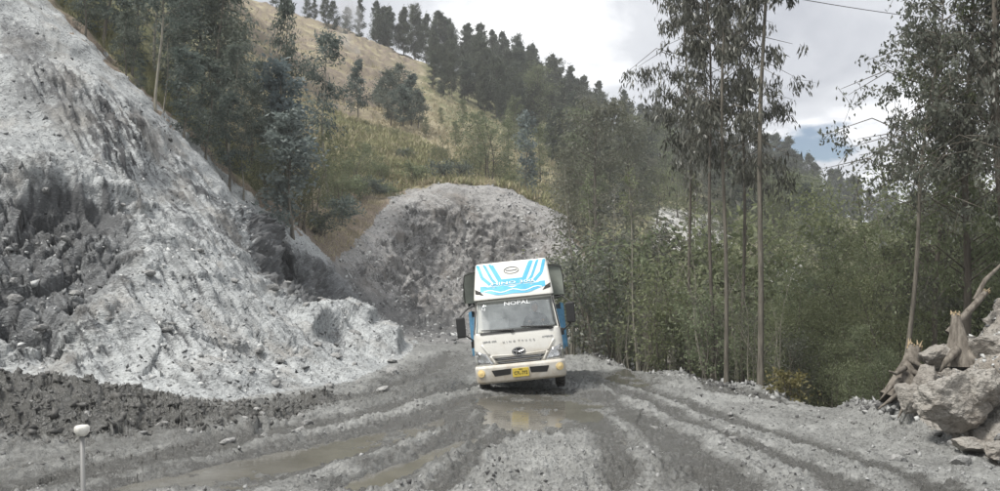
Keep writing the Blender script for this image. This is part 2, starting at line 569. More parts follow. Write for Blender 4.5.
# wooded slope above the landslide
cp((100, 40, 42), (150, 70, 44), (200, 110, 46), (240, 150, 48), (270, 190, 50), (150, 0, 58), (230, 60, 75), (60, -60, 46), (0, -110, 48), (-200, -230, 55), (200, -40, 110), (60, -150, 90),
   (-150, -300, 100))
# far ground
cw((-90, 250, 70), (-30, 270, 45), (20, 300, 25), (90, 320, 10), (150, 200, 0), (120, 60, -8), (90, -20, -6), (-20, 6, 4), (-24, -8, 9), (-60, -30, 28), (-14, -20, 2.5), (12, -8, 0),
   (20, -14, -2), (0, -120, 0), (-120, -60, 45), (80, -90, -4), (-160, 230, 72), (0, 320, 30), (200, 260, 0), (-300, 0, 62), (320, 0, -5), (0, -320, 0), (-220, -200, 50),
   (230, -230, 0), (-160, 100, 66), (-80, 60, 40), (-40, 20, 16))
CP = np.array(CP)


def lp(x, y):
    r = np.maximum(np.hypot(x, y), 1e-6)
    return np.arctan2(x, y), np.log(r)


class RBF:
    def __init__(s, P):
        th, L = lp(P[:, 0], P[:, 1])
        s.c = np.stack([th, L], 1)
        e = (P[:, 2] - CAM_H) / np.exp(L)
        n = len(P)
        d = np.hypot(s.c[:, None, 0] - s.c[None, :, 0], s.c[:, None, 1] - s.c[None, :, 1])
        A = np.zeros((n + 3, n + 3))
        A[:n, :n] = s.k(d) - np.eye(n) * 2e-3
        A[:n, n] = 1; A[:n, n + 1:] = s.c; A[n, :n] = 1; A[n + 1:, :n] = s.c.T
        s.w = np.linalg.solve(A, np.concatenate([e, np.zeros(3)]))

    def k(s, d):
        return d                     # biharmonic: no overshoot between the points

    def __call__(s, th, L):
        sh = th.shape
        q = np.stack([th.ravel(), L.ravel()], 1)
        o = np.empty(len(q))
        for a in range(0, len(q), 20000):
            b = q[a:a + 20000]
            d = np.hypot(b[:, None, 0] - s.c[None, :, 0], b[:, None, 1] - s.c[None, :, 1])
            o[a:a + 20000] = s.k(d) @ s.w[:-3] + s.w[-3] + b @ s.w[-2:]
        return o.reshape(sh)


rbf = RBF(CP)
TH_C = np.concatenate([np.linspace(-math.pi, -0.8, 30)[:-1], np.linspace(-0.8, 0.8, 360), np.linspace(0.8, math.pi, 30)[1:]])
L_C = np.linspace(math.log(2.0), math.log(330.0), 420)
_E = rbf(*np.meshgrid(TH_C, L_C, indexing='ij'))
# round the creases off a little
for _ in range(3):
    _E[1:-1, 1:-1] = 0.5 * _E[1:-1, 1:-1] + 0.125 * (_E[:-2, 1:-1] + _E[2:, 1:-1] + _E[1:-1, :-2] + _E[1:-1, 2:])
_Z = CAM_H + _E * np.exp(L_C)[None, :]
_nb = sstep(math.log(6.0), math.log(10.5), L_C)[None, :]
_flat = np.abs(np.sin(TH_C))[:, None] * 0 + 0.0
_side = sstep(7.0, 11.0, np.abs(np.sin(TH_C))[:, None] * np.exp(L_C)[None, :])
_Z = _Z * np.maximum(_nb, _side) + _flat * (1 - np.maximum(_nb, _side))
_Z[0, :] = _Z[-1, :] = 0.5 * (_Z[0, :] + _Z[-1, :])


def base_z(th, L):
    i = np.clip(np.searchsorted(TH_C, th) - 1, 0, len(TH_C) - 2)
    j = np.clip(np.searchsorted(L_C, L) - 1, 0, len(L_C) - 2)
    a = (th - TH_C[i]) / (TH_C[i + 1] - TH_C[i]); b = np.clip((L - L_C[j]) / (L_C[j + 1] - L_C[j]), 0, 1)
    return (_Z[i, j] * (1 - a) + _Z[i + 1, j] * a) * (1 - b) + (_Z[i, j + 1] * (1 - a) + _Z[i + 1, j + 1] * a) * b


def ground(x, y):
    th, L = lp(np.array([float(x)]), np.array([float(y)]))
    return float(base_z(th, L)[0])


def road_xy(px, py):
    """where the ray through a road pixel meets the road"""
    d = raydir(px, py)
    Y = 12.0
    for _ in range(30):
        z = ground(d[0] / d[1] * Y, Y)
        Y = 0.5 * Y + 0.5 * min(60.0, max(3.0, (z - CAM_H) / (d[2] / d[1])))
    return (d[0] / d[1] * Y, Y)


RUTS = [([(940, 491), (860, 462), (800, 442), (740, 421), (690, 404), (645, 390), (600, 376)], 0.30, 0.14),
        ([(850, 491), (780, 460), (735, 440), (690, 421), (655, 405), (620, 391), (588, 380)], 0.26, 0.12),
        ([(730, 491), (700, 462), (665, 435), (630, 414), (595, 397)], 0.38, 0.13),
        ([(620, 491), (615, 455), (600, 425), (575, 402)], 0.30, 0.10),
        ([(-60, 496), (60, 478), (170, 455), (280, 432), (370, 412), (440, 393), (472, 384)], 0.42, 0.20),
        ([(120, 491), (200, 470), (300, 448), (380, 428), (440, 410), (480, 396)], 0.36, 0.16),
        ([(230, 491), (310, 468), (390, 445), (450, 420), (490, 400)], 0.26, 0.12),
        ([(350, 491), (410, 462), (455, 438), (500, 412)], 0.34, 0.16),
        ([(440, 491), (475, 455), (520, 420), (545, 400)], 0.22, 0.10),
        ([(300, 412), (370, 395), (430, 372), (465, 352)], 0.30, 0.14),
        ([(560, 352), (600, 362), (650, 374), (720, 392), (800, 408)], 0.25, 0.08)]
RUTS = [([road_xy(*p) for p in l], w, d) for l, w, d in RUTS]
PUDDLES = [[(50, 491), (180, 464), (300, 442), (400, 424), (470, 399), (480, 410), (440, 432), (380, 450), (300, 472), (250, 491)],
           [(466, 397), (520, 391), (575, 391), (618, 406), (606, 424), (560, 436), (500, 434), (474, 422)],
           [(592, 377), (625, 375), (655, 380), (668, 387), (635, 387), (605, 383)],
           [(300, 491), (370, 466), (430, 444), (480, 430), (498, 437), (455, 456), (420, 476), (400, 491)],
           [(-40, 470), (20, 458), (40, 464), (0, 478), (-40, 484)],
           [(590, 426), (640, 438), (665, 460), (640, 452), (605, 440)]]
PUD_W = [[road_xy(*p) for p in q] for q in PUDDLES]
PUD_PL = []                      # the water lies in the plane of the road there, a little below it
for q in PUD_W:
    qa = np.array(q)
    c = qa.mean(0)
    gx = (ground(c[0] + 1, c[1]) - ground(c[0] - 1, c[1])) / 2; gy = (ground(c[0], c[1] + 1) - ground(c[0], c[1] - 1)) / 2
    gx, gy = float(np.clip(gx, -.012, .012)), float(np.clip(gy, -.03, .03))
    PUD_PL.append((ground(*c) - 0.045 - gx * c[0] - gy * c[1], gx, gy))

# grid: columns by bearing, rows spread by how much of the view each stretch takes
NCOL, NROW = 860, 940
TH = np.concatenate([np.linspace(-math.pi, -0.70, 26)[:-1], np.linspace(-0.70, 0.70, NCOL), np.linspace(0.70, math.pi, 26)[1:]])
Ls = np.linspace(math.log(2.2), math.log(325.0), 1800)
_ZZ = base_z(*np.meshgrid(TH, Ls, indexing='ij'))
_el = np.arctan2(_ZZ - CAM_H, np.exp(Ls)[None, :])
_ds = np.sqrt((0.16 * np.diff(Ls)[None, :]) ** 2 + np.diff(_el, axis=1) ** 2)
_ds = _ds * np.where(np.exp(Ls[1:]) > 75, 0.8, 1.0)[None, :]
# smooth the row spacing between neighbouring columns
_k = np.ones(41) / 41
_pad = np.pad(_ds, ((20, 20), (0, 0)), mode='edge')
_cs = np.cumsum(np.vstack([np.zeros((1, _pad.shape[1])), _pad]), axis=0)
_ds = (_cs[41:] - _cs[:-41]) / 41
_s = np.concatenate([np.zeros((len(TH), 1)), np.cumsum(_ds, axis=1)], axis=1)
LL = np.empty((len(TH), NROW))
for i in range(len(TH)):
    LL[i] = np.interp(np.linspace(0, _s[i, -1], NROW), _s[i], Ls)
THG = np.repeat(TH[:, None], NROW, 1)
RR = np.exp(LL)
P = np.stack([np.sin(THG) * RR, np.cos(THG) * RR, base_z(THG, LL)], -1)
X, Y, Z = P[..., 0], P[..., 1], P[..., 2]
XG, YG = X, Y
PX, PY = project(P)
PX = np.where(Y > 1.0, PX, np.where(X < 0, -900, 1900)); PY = np.where(Y > 1.0, PY, 900)
NX = len(TH)

POLY_LS = [(-900, -900), (-60, -110), (30, -2), (75, 42), (110, 80), (150, 117), (200, 163), (245, 205), (290, 237), (318, 256), (340, 262), (352, 285),
           (378, 310), (372, 330), (400, 332), (412, 350), (380, 371), (330, 386), (232, 406), (100, 386), (0, 372), (-300, 345), (-900, 330)]
POLY_SC = [(340, 300), (338, 266), (348, 257), (364, 248), (376, 234), (386, 214), (398, 202), (420, 192), (450, 188), (500, 192), (530, 202), (556, 215), (575, 250), (588, 300), (588, 342),
           (470, 342), (412, 346), (400, 332), (378, 310), (345, 285)]
POLY_RD = [(-900, 330), (-300, 345), (0, 372), (100, 386), (232, 406), (330, 386), (380, 371), (412, 350), (470, 341), (560, 338), (600, 354), (680, 372),
           (760, 388), (830, 399), (885, 407), (905, 415), (940, 435), (1000, 465), (1900, 700), (1900, 3000), (-900, 3000)]
POLY_MD = [(885, 407), (905, 415), (940, 435), (1000, 465), (1900, 700), (1900, 100), (1080, 240), (1000, 290), (960, 318), (930, 350), (895, 372)]
jit = 11 * fbm(X * .6, Y * .6, Z * .6, 5, .6)
s_ls = np.where((Y > 14) & (Y < 47) & (X < -2), sdf(POLY_LS, PX, PY), -60) + jit
s_ls = np.where((X < -9) & (Y > -60) & (Y < 14) & (PX < 0), 40.0, s_ls)
s_sc = np.where((Y > 41) & (Y < 68), sdf(POLY_SC, PX, PY), -60) + jit
s_rd = np.where((Y < 53), sdf(POLY_RD, PX, PY), -60) + 0.4 * jit
s_md = np.where((Y > 9) & (Y < 19.5) & (X > 5), sdf(POLY_MD, PX, PY), -60) + jit
beh = (Y <= 1.0)
s_rd = np.where(beh, np.where(np.abs(X) < 9, 60, -60), s_rd)
S = np.stack([s_rd, s_ls, s_sc, s_md, np.full(X.shape, -9.0)], -1)
S[..., 0] = np.where(s_rd > 0, S[..., 0] + 0, S[..., 0])
CLS = np.argmax(S, -1)
w_ls = sstep(-4, 14, s_ls); w_sc = sstep(-4, 14, s_sc); w_rd = sstep(-4, 8, s_rd); w_md = sstep(-4, 12, s_md)
w_hl = np.clip(1 - w_ls - w_sc - w_rd - w_md, 0, 1)

# ---- attributes
damp_shade = np.zeros(X.shape); dry = np.full(X.shape, 0.35); bare = np.zeros(X.shape); pale = np.zeros(X.shape)


def soft(poly, width, y0=0, y1=1e9):
    return np.where((Y > y0) & (Y < y1), sstep(-width, width, sdf(poly, PX, PY)), 0)


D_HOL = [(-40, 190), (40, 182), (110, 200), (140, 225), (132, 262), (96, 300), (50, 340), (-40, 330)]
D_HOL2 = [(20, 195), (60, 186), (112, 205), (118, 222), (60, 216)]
D_REC = [(352, 290), (400, 288), (440, 300), (475, 315), (470, 352), (400, 345), (375, 325)]
D_BERM = [(-200, 360), (0, 372), (100, 387), (180, 400), (232, 408), (300, 400), (360, 388), (330, 410), (250, 430), (130, 438), (0, 448), (-200, 470)]
D_PATCH = [(640, 430), (672, 440), (725, 470), (760, 500), (650, 500), (655, 470)]
damp_shade = np.maximum(damp_shade, 0.85 * soft(D_HOL, 26, 15, 40))
damp_shade = np.maximum(damp_shade, 1.0 * soft(D_HOL2, 8, 15, 40))
damp_shade = np.maximum(damp_shade, 0.75 * soft(D_REC, 18, 35, 60))
damp_shade = np.maximum(damp_shade, 0.95 * soft(D_BERM, 9, 9, 19.5))
damp_shade = np.maximum(damp_shade, 0.7 * soft(D_PATCH, 12, 5, 20))
damp_shade = np.maximum(damp_shade, 0.7 * soft([(380, 372), (440, 352), (470, 345), (470, 395), (400, 405), (340, 412)], 10, 12, 45))
damp_shade = np.maximum(damp_shade, 0.55 * soft([(0, 20), (40, 40), (90, 90), (130, 120), (80, 135), (0, 110)], 22, 20, 40))
damp_shade = np.maximum(damp_shade, 0.8 * soft([(250, 222), (330, 262), (375, 290), (395, 325), (350, 308), (300, 306), (268, 280)], 9, 28, 50))  # shade of the recess behind the scree lobe, painted into the colour
dry = np.maximum(dry, 0.95 * soft([(180, -60), (440, -60), (420, 90), (470, 170), (560, 215), (400, 190), (330, 110)], 20, 60))
dry = np.where((Y > 50), dry, dry)
dry = np.minimum(dry + 0, 1 - 0.8 * soft([(330, 100), (400, 130), (500, 185), (430, 185), (360, 190), (320, 160)], 16, 55, 95))
bare = np.maximum(bare, 0.85 * soft([(240, 190), (300, 185), (380, 195), (400, 200), (372, 225), (340, 280), (290, 240)], 10, 30, 72))
bare = np.maximum(bare, 0.6 * soft([(300, 60), (390, 75), (400, 100), (330, 90)], 12, 90))
pale = np.maximum(pale, 0.9 * soft([(762, 262), (800, 258), (812, 300), (770, 310)], 6, 40))
pale = np.maximum(pale, 0.8 * soft([(655, 205), (720, 215), (740, 250), (690, 262), (650, 240)], 10, 40))
pale = np.maximum(pale, 0.5 * soft([(470, 158), (540, 185), (560, 215), (520, 190)], 8, 60))
pale = np.maximum(pale, 0.6 * soft([(640, 330), (740, 330), (740, 372), (640, 366)], 10, 20, 40))


bare = np.maximum(bare, np.where((Y > 20) & (Y < 72), .95 * np.exp(-((np.maximum(s_ls, s_sc) + 7) / 9.0) ** 2), 0))
# ---- normals of the base surface
du = np.gradient(P, axis=0); dv = np.gradient(P, axis=1)
NRM = np.cross(du, dv)
NRM /= (np.linalg.norm(NRM, axis=-1, keepdims=True) + 1e-9)
NRM = np.where(NRM[..., 2:3] < 0, -NRM, NRM)

# ---- relief
near = (RR < 75)
disp = np.zeros(X.shape)
f1 = fbm(X * .45, Y * .45, Z * .45, 4)
f2 = fbm(X * 1.6 + 9, Y * 1.6, Z * 1.6, 4, 0.55, True)
f3 = fbm(X * 6.0, Y * 6.0 + 4, Z * 6.0, 3, 0.6)
# gullies and tooth marks running down the face
along = X * 0.62 + Y * 0.78
g1 = fbm(along * 2.4 + 0.6 * f1, Z * 0.35 + Y * .05, Z * 0 + 3.3, 3, 0.6, True)
g2 = fbm(along * 5.0 + 0.5 * f1, Z * 0.8, Z * 0 + 8.1, 2, 0.6, True)
lay = fbm(X * .5, Y * .5, Z * 3.2 + 1.2 * f1, 4, 0.6, True)
toothA = soft([(20, 50), (60, 60), (130, 120), (160, 160), (120, 180), (60, 120), (20, 90)], 14, 18, 40)
smooth_fan = soft([(150, 250), (205, 222), (255, 262), (290, 312), (345, 312), (402, 335), (408, 352), (330, 386), (232, 406), (110, 388), (95, 345)], 22, 17, 40)


def worley(mask, sc_, seed):
    """broken blocks: each cell of stone gets its own height and tilt"""
    p = P[mask] * np.array([1, 1, 1.3]) * sc_ + seed * 7.31
    w = np.stack([vnoise(p[:, 0] * .8, p[:, 1] * .8 + 3, p[:, 2] * .8), vnoise(p[:, 0] * .8 + 9, p[:, 1] * .8, p[:, 2] * .8), vnoise(p[:, 0] * .8, p[:, 1] * .8, p[:, 2] * .8 + 5)], 1)
    p = p + .35 * w
    c0 = np.floor(p).astype(np.int64)
    best = np.full(len(p), 1e9); sec = np.full(len(p), 1e9); val = np.zeros(len(p))
    for a in (-1, 0, 1):
        for b_ in (-1, 0, 1):
            for d_ in (-1, 0, 1):
                c = c0 + np.array([a, b_, d_])
                h = [(_hash(c[:, 0] + k * 101, c[:, 1] - k * 57, c[:, 2] + k * 13)).astype(float) for k in range(7)]
                o_ = p - (c + .5 + .45 * np.stack(h[:3], 1))
                dd = (o_ ** 2).sum(1)
                v_ = .5 * h[3] + .9 * (o_[:, 0] * h[4] + o_[:, 1] * h[5] + o_[:, 2] * h[6])
                new = dd < best
                sec = np.where(new, best, np.minimum(sec, dd))
                val = np.where(new, v_, val); best = np.where(new, dd, best)
    crack = sstep(0.0, .16, np.sqrt(sec) - np.sqrt(best))
    out = np.zeros(X.shape); ck = np.ones(X.shape)
    out[mask] = val; ck[mask] = crack
    return out, ck


rocky = ((w_ls > .02) & (Y > 14) & (PX > -150)) | (w_sc > .02) | (w_md > .02) | ((soft(D_BERM, 10, 9, 20) > .02))
wA, cA = worley(rocky, .55, 1)
wB, cB = worley(rocky, 1.7, 2)
wC, cC = worley(rocky, 4.6, 3)
hol = soft(D_HOL, 24, 15, 40); hol2 = soft(D_HOL2, 8, 15, 40)
# bedding that dips to the right, scraped streaks that run down the face
diag = fbm((along * .8 + Z * 1.1) * 2.2, (along - Z) * .35, Z * 0 + 1.7, 4, .6, True)
streak = fbm(along * 6.5 + 1.2 * f1, Z * .55, Y * .2, 3, .65, True)
streak2 = fbm(along * 2.6 + 1.0 * f1, Z * .35, Y * .1 + 4, 3, .65, True)
calm = soft([(-60, -60), (40, -20), (160, 118), (235, 200), (200, 235), (140, 200), (40, 160), (-60, 170)], 18, 18, 45)
chunk = np.clip(1 - smooth_fan, 0, 1) * (1 - .62 * calm)
up_r = soft([(110, 80), (245, 205), (340, 270), (330, 300), (250, 270), (160, 215), (120, 160)], 14, 18, 47)
d_ls = 0.55 * f1 + chunk * (.28 * wA * (.4 + 1.0 * hol) + .10 * wB * (.5 + 1.5 * hol) + .06 * wC - .10 * (1 - cB) * (.4 + hol) + 0.14 * lay + 0.22 * (streak2 - .3) + .11 * (streak - .3)) \
    + smooth_fan * (.10 * wA + .03 * wB + .05 * np.clip(f2, 0, 1) - .13 * sstep(.5, .8, streak2) - .05 * sstep(.4, .8, streak)) + .028 * f3 + .36 * (g2 - .2) * toothA + .12 * (diag - .3) * up_r
d_ls += -.5 * hol - .25 * hol2 + 0.40 * soft([(20, 168), (70, 158), (128, 184), (140, 206), (110, 200), (60, 184), (22, 188)], 8, 15, 40)
d_ls += -.55 * soft([(0, 300), (50, 322), (60, 345), (0, 335)], 10, 14, 30)
# slumped toe: a lip of slid clay in front of the recess
d_ls += .55 * soft([(296, 312), (345, 311), (385, 322), (404, 336), (396, 350), (350, 330), (310, 328)], 7, 26, 38)
d_ls += -.7 * soft([(268, 262), (330, 268), (372, 300), (380, 318), (345, 306), (300, 304)], 9, 30, 48)
rec = soft([(236, 205), (300, 232), (350, 268), (385, 305), (372, 318), (330, 306), (290, 298), (262, 268)], 10, 28, 50)
d_ls += rec * (.30 * wB + .34 * wA + .10 * wC + .26 * (streak2 - .3) + .16 * (streak - .3))
gs1 = fbm(X * 1.2 + .7 * f1, Z * .25, Y * .25, 3, 0.6, True)
d_sc = 0.9 * f1 + .36 * wA + .15 * wB + .07 * wC - .10 * (1 - cA) + 0.40 * (gs1 - .3) + 0.35 * lay + .12 * f3 + .2 * (streak - .3)
d_md = 0.25 * f1 + .24 * wA + .17 * wB + .07 * wC - .08 * (1 - cB) + 0.10 * lay
shale = np.zeros(X.shape); clean = np.zeros(X.shape)
shale += chunk * (.62 * sstep(.42, .80, streak) * (.45 + toothA) + .50 * sstep(.50, .85, streak2) + .35 * sstep(.5, .85, lay) + .45 * (1 - cB) * (.3 + hol) + .35 * sstep(.2, .6, wB)) * w_ls  # dark rock streaks; crack terms also paint in the shade of fissures
shale += up_r * .7 * sstep(.45, .8, diag) * w_ls
shale += smooth_fan * w_ls * (.35 * sstep(.45, .8, streak) * sstep(-.2, .3, f1) + .45 * sstep(.62, .88, streak2) + .25 * (1 - cA))
shale += .5 * toothA * sstep(.30, .62, g2) * w_ls - .2 * toothA * w_ls + hol2 * .8 + .5 * soft([(0, 10), (40, 25), (52, 48), (20, 60), (0, 50)], 8, 20, 40)
shale += w_sc * (.42 * sstep(.45, .8, gs1) + .25 * (1 - cA) + .45 * sstep(.42, .8, streak) + .2 * sstep(.5, .85, lay)) + w_md * (.4 * (1 - cB) + .35 * sstep(.25, .6, wA))
shale += rec * w_ls * (.5 * sstep(.45, .8, streak) + .4 * sstep(.5, .8, streak2) + .3 * (1 - cB))
clean = np.clip(smooth_fan * (1 - .8 * sstep(.1, .5, f2)) * w_ls, 0, 1)
tus = fbm(X * 1.0, Y * 1.0, Z * 1.0, 3, 0.6)
d_hl = np.where(RR > 28, 0.25 * f1 + 0.30 * tus, 0.15 * f1)
# terraces on the upper fields
ter = soft([(170, -80), (440, -80), (430, 60), (400, 115), (330, 120), (240, 60)], 22, 80)
stp = 3.2
ft = 1.6 * fbm(X * .045, Y * .045, Z * 0, 2)
zt = (Z + ft) / stp
zq = (np.floor(zt) + sstep(0.62, 0.9, zt - np.floor(zt))) * stp - ft
bare = np.maximum(bare, ter * .6 * sstep(.62, .74, zt - np.floor(zt)) * (1 - sstep(.93, 1, zt - np.floor(zt))))
Zter = Z + ter * (zq - Z) * 0.9
# road
dr = np.zeros(X.shape); ddamp = np.zeros(X.shape)
wob = 0.22 * fbm(X * .8, Y * .8, Z * 0, 3)
for line, w, dep in RUTS:
    d = pdist(line, X, Y) + wob
    dr += np.where(RR < 45, .022 * np.cos(d * 6.283 / .13) * np.exp(-(d / (2.6 * w)) ** 4) - 0.52 * dep * np.exp(-(d / w) ** 4) + 0.18 * dep * np.exp(-((d - 1.7 * w) / (0.55 * w)) ** 2), 0)
    ddamp = np.maximum(ddamp, np.where(RR < 45, 0.9 * np.exp(-(d / (1.15 * w)) ** 4), 0))
lump = fbm(X * 2.3, Y * 2.3, Z * 0 + 2, 4, 0.62)
lump2 = fbm(X * 7.5, Y * 7.5, Z * 0 + 6, 3, 0.62, True)
# tread: short ridges across the running direction
berm = soft(D_BERM, 10, 9, 20)
rough = fbm(X * 3.6, Y * 3.6, Z * 0 + 9, 5, 0.7, True)
d_rd = 0.62 * dr + 0.06 * lump + 0.045 * lump2 + 0.10 * rough * (0.25 + sstep(-.25, .3, f1)) + berm * (0.10 * f2 + 0.10 * lump + .16 * wB + .07 * wC + .16 * wA)
edge = np.where((Y < 47) & (X > 1.5), np.exp(-((sdf(POLY_RD, PX, PY) - 4) / 7.0) ** 2), 0) * (PX > 560) * (PX < 900)
d_rd += edge * (0.10 + 0.12 * f2)
flatk = 1 - 0.85 * sstep(3.0, 6.0, 9.0 - RR)
d_rd *= np.clip(flatk, 0.15, 1)
for poly, pl in zip(PUD_W, PUD_PL):
    s = sdf(poly, X, Y)
    zl = pl[0] + pl[1] * X + pl[2] * Y
    k = sstep(0.0, 0.4, s + 0.15 * lump) * (RR < 45)
    tgt = zl - 0.035 + 0.115 * lump + 0.03 * lump2 + 0.3 * np.clip(dr, -.2, .15)
    zr = Z + d_rd
    rim = (s < 0.12) & (s > -0.5) & (RR < 45)
    zr = np.where(rim, np.maximum(zr, np.minimum(zl + 0.012 + 0.02 * (lump2 + .5), zr + .12)), zr)
    d_rd = (zr * (1 - k) + tgt * k) - Z
    ddamp = np.maximum(ddamp, 0.7 * sstep(-0.5, 0.2, s + .3 * lump) * (RR < 45))
damp_shade = np.maximum(damp_shade, ddamp * w_rd)
damp_shade = np.maximum(damp_shade, .6 * w_rd * sstep(-.15, .3, fbm(X * .35, Y * .22, Z * 0 + 31, 4)))
P2 = P.copy()
P2[..., 2] = Zter
d_sc = d_sc * (.25 + .75 * sstep(4, 42, s_sc)) - 1.3 * sstep(8, 60, s_sc)
amt = (d_ls * w_ls + d_sc * w_sc + d_md * w_md + d_hl * w_hl)
P2 += NRM * amt[..., None]
P2[..., 2] += d_rd * w_rd * (1 - w_md)

# ---- split the sheet into its surfaces
idx = np.arange(NX * NROW).reshape(NX, NROW)
Fq = np.stack([idx[:-1, :-1], idx[1:, :-1], idx[1:, 1:], idx[:-1, 1:]], -1).reshape(-1, 4)
cf = CLS[:-1, :-1].reshape(-1)
# fan under the camera
Vall = P2.reshape(-1, 3)
SURF = [('road', M_road, 0), ('landslide_slope', M_slope, 1), ('landslide_scar', M_scar, 2), ('mound', M_mound, 3), ('hillside', M_hill, 4)]
ATT = {'damp_shade': damp_shade.ravel(), 'dry': dry.ravel(), 'bare': bare.ravel(), 'pale': pale.ravel(), 'shale': shale.ravel(), 'clean': clean.ravel(), 'tooth': np.clip(toothA * .9 + .55 * chunk * sstep(-.1, .3, f1) * (1 - hol) * w_ls + .35 * up_r * w_ls + .3 * smooth_fan * sstep(0, .4, f2) + .5 * w_sc * sstep(-.2, .3, f1), 0, 1).ravel()}


def surface(name, mat, c):
    f = Fq[cf == c]
    if c == 0:
        inner = idx[:, 0]
        ctr = len(Vall)
    used, inv = np.unique(f, return_inverse=True)
    me = mesh_np(name, Vall[used], inv.reshape(-1, 4), mat, True)
    for k in (('damp_shade', 'shale', 'clean', 'tooth') if c != 4 else ('dry', 'bare', 'pale')):
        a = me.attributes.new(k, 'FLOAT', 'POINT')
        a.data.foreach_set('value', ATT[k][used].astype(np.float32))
    o = bpy.data.objects.new(name, me)
    link(o)
    o['kind'] = 'structure'
    return o


for nm, mt, c in SURF: surface(nm, mt, c)
# the patch of road straight under the camera
m = MB()
ring = [tuple(P2[i, 0]) for i in range(0, NX)]
m.add(ring + [(0, 0, 0)], [(i, i + 1, len(ring)) for i in range(len(ring) - 1)])
o = m.build('road', M_road, None, True)
a = o.data.attributes.new('damp_shade', 'FLOAT', 'POINT')
o['kind'] = 'structure'

# ---- lookups on the finished surface
PX2, PY2 = project(P2)


def top_z(x, y):
    """height of the finished ground at x, y"""
    th, L = lp(np.array([float(x)]), np.array([float(y)]))
    i = int(np.clip(np.searchsorted(TH, th[0]) - 1, 0, NX - 2))
    a = (th[0] - TH[i]) / (TH[i + 1] - TH[i])
    def col(c):
        return float(np.interp(L[0], LL[c], P2[c, :, 2]))
    return col(i) * (1 - a) + col(i + 1) * a


def surf_points(mask, n, rng):
    """n points spread over the grid vertices where mask holds"""
    ii = np.flatnonzero(mask.ravel())
    if len(ii) == 0: return np.zeros((0, 3)), np.zeros((0, 3))
    q = rng.choice(ii, n)
    return P2.reshape(-1, 3)[q], NRM.reshape(-1, 3)[q]


# ---- standing water in the ruts
t = NT('muddy_water')
nz = t.noise(1.5, 4, 0.6)
t.set(t.mix(t.rng(nz, 0.35, 0.65), (0.105, 0.101, 0.087), (0.145, 0.14, 0.122)), 0.06, 0, 0.5)
t.bump(t.noise(6, 3, 0.5, stretch=(1, 1.8, 1)), 0.07, 0.04)
M_water = t.m
for poly, pl in zip(PUD_W, PUD_PL):
    m = MB()
    m.add([(p[0], p[1], pl[0] + pl[1] * p[0] + pl[2] * p[1]) for p in poly], [tuple(range(len(poly)))])
    o = m.build('puddle', M_water)
    o['kind'] = 'structure'

# ------------------------------------------------------------------ the lorry
def paint_mat():
    t = NT('white_lorry_paint')
    p = t.pos(True)
    sep = t.n('ShaderNodeSeparateXYZ'); t.l(p, sep.inputs[0])
    n = t.noise(3.0, 5, 0.65, vec=p); n2 = t.noise(14, 4, 0.6, vec=p)
    # road mud thrown up over the lower part
    hgt = t.rng(sep.outputs['Z'], 0.25, 1.5, 0.55, -0.12)
    k = t.rng(t.math('ADD', hgt, t.rng(n, 0.3, 0.7, -0.28, 0.28)), 0.1, 0.75)
    k = t.math('ADD', k, t.rng(n2, 0.62, 0.75, 0, 0.12))
    c = t.mix(k, (0.66, 0.652, 0.61), (0.36, 0.305, 0.225))
    t.set(c, t.rng(k, 0, 1, 0.32, 0.85), 0, 0.5)
    return t.m


M_white = paint_mat()
M_black = simple('black_plastic', (0.018, 0.018, 0.018), 0.5)
M_under = simple('dark_chassis', (0.03, 0.028, 0.026), 0.8)
M_cabin = simple('cab_lining', (0.78, 0.78, 0.77), 0.8)
M_blueb = simple('blue_body_paint', (0.10, 0.27, 0.43), 0.55, var=0.25)
M_stripe = simple('light_blue_print', (0.07, 0.36, 0.54), 0.4, var=0.12)
M_print = simple('white_print', (0.80, 0.82, 0.82), 0.4, var=0.03)
M_grey_print = simple('grey_print', (0.20, 0.21, 0.22), 0.4, var=0.05)
M_chrome = simple('dull_chrome', (0.5, 0.5, 0.5), 0.25, 1.0, 0.08)
M_tyre = simple('muddy_tyre', (0.045, 0.043, 0.04), 0.9, var=0.3)
M_rim = simple('mud_coated_rim', (0.30, 0.29, 0.27), 0.85, var=0.25)
M_plate = simple('yellow_plate', (0.55, 0.42, 0.06), 0.5, var=0.15, scale=20)
M_amber = simple('fog_lamp_lens', (0.75, 0.58, 0.28), 0.15, var=0.1)
M_cloth_dark = simple('dark_clothing', (0.012, 0.014, 0.018), 0.9)
M_skin = simple('skin', (0.28, 0.16, 0.10), 0.6)
M_hair = simple('black_hair', (0.012, 0.010, 0.009), 0.6)


def tarp_mat():
    t = NT('green_grey_tarpaulin')
    n = t.noise(1.8, 5, 0.6, vec=t.pos(True), dist=0.5)
    n2 = t.noise(9, 4, 0.6, vec=t.pos(True))
    c = t.mix(t.rng(n, 0.3, 0.7), (0.19, 0.215, 0.195), (0.32, 0.345, 0.31))
    c = t.mix(t.rng(n2, 0.6, 0.75, 0, 0.4), c, (0.19, 0.19, 0.17))
    t.bump(n, 0.5, 0.05)
    return t.set(c, 0.65, 0, 0.4)


M_tarp = tarp_mat()


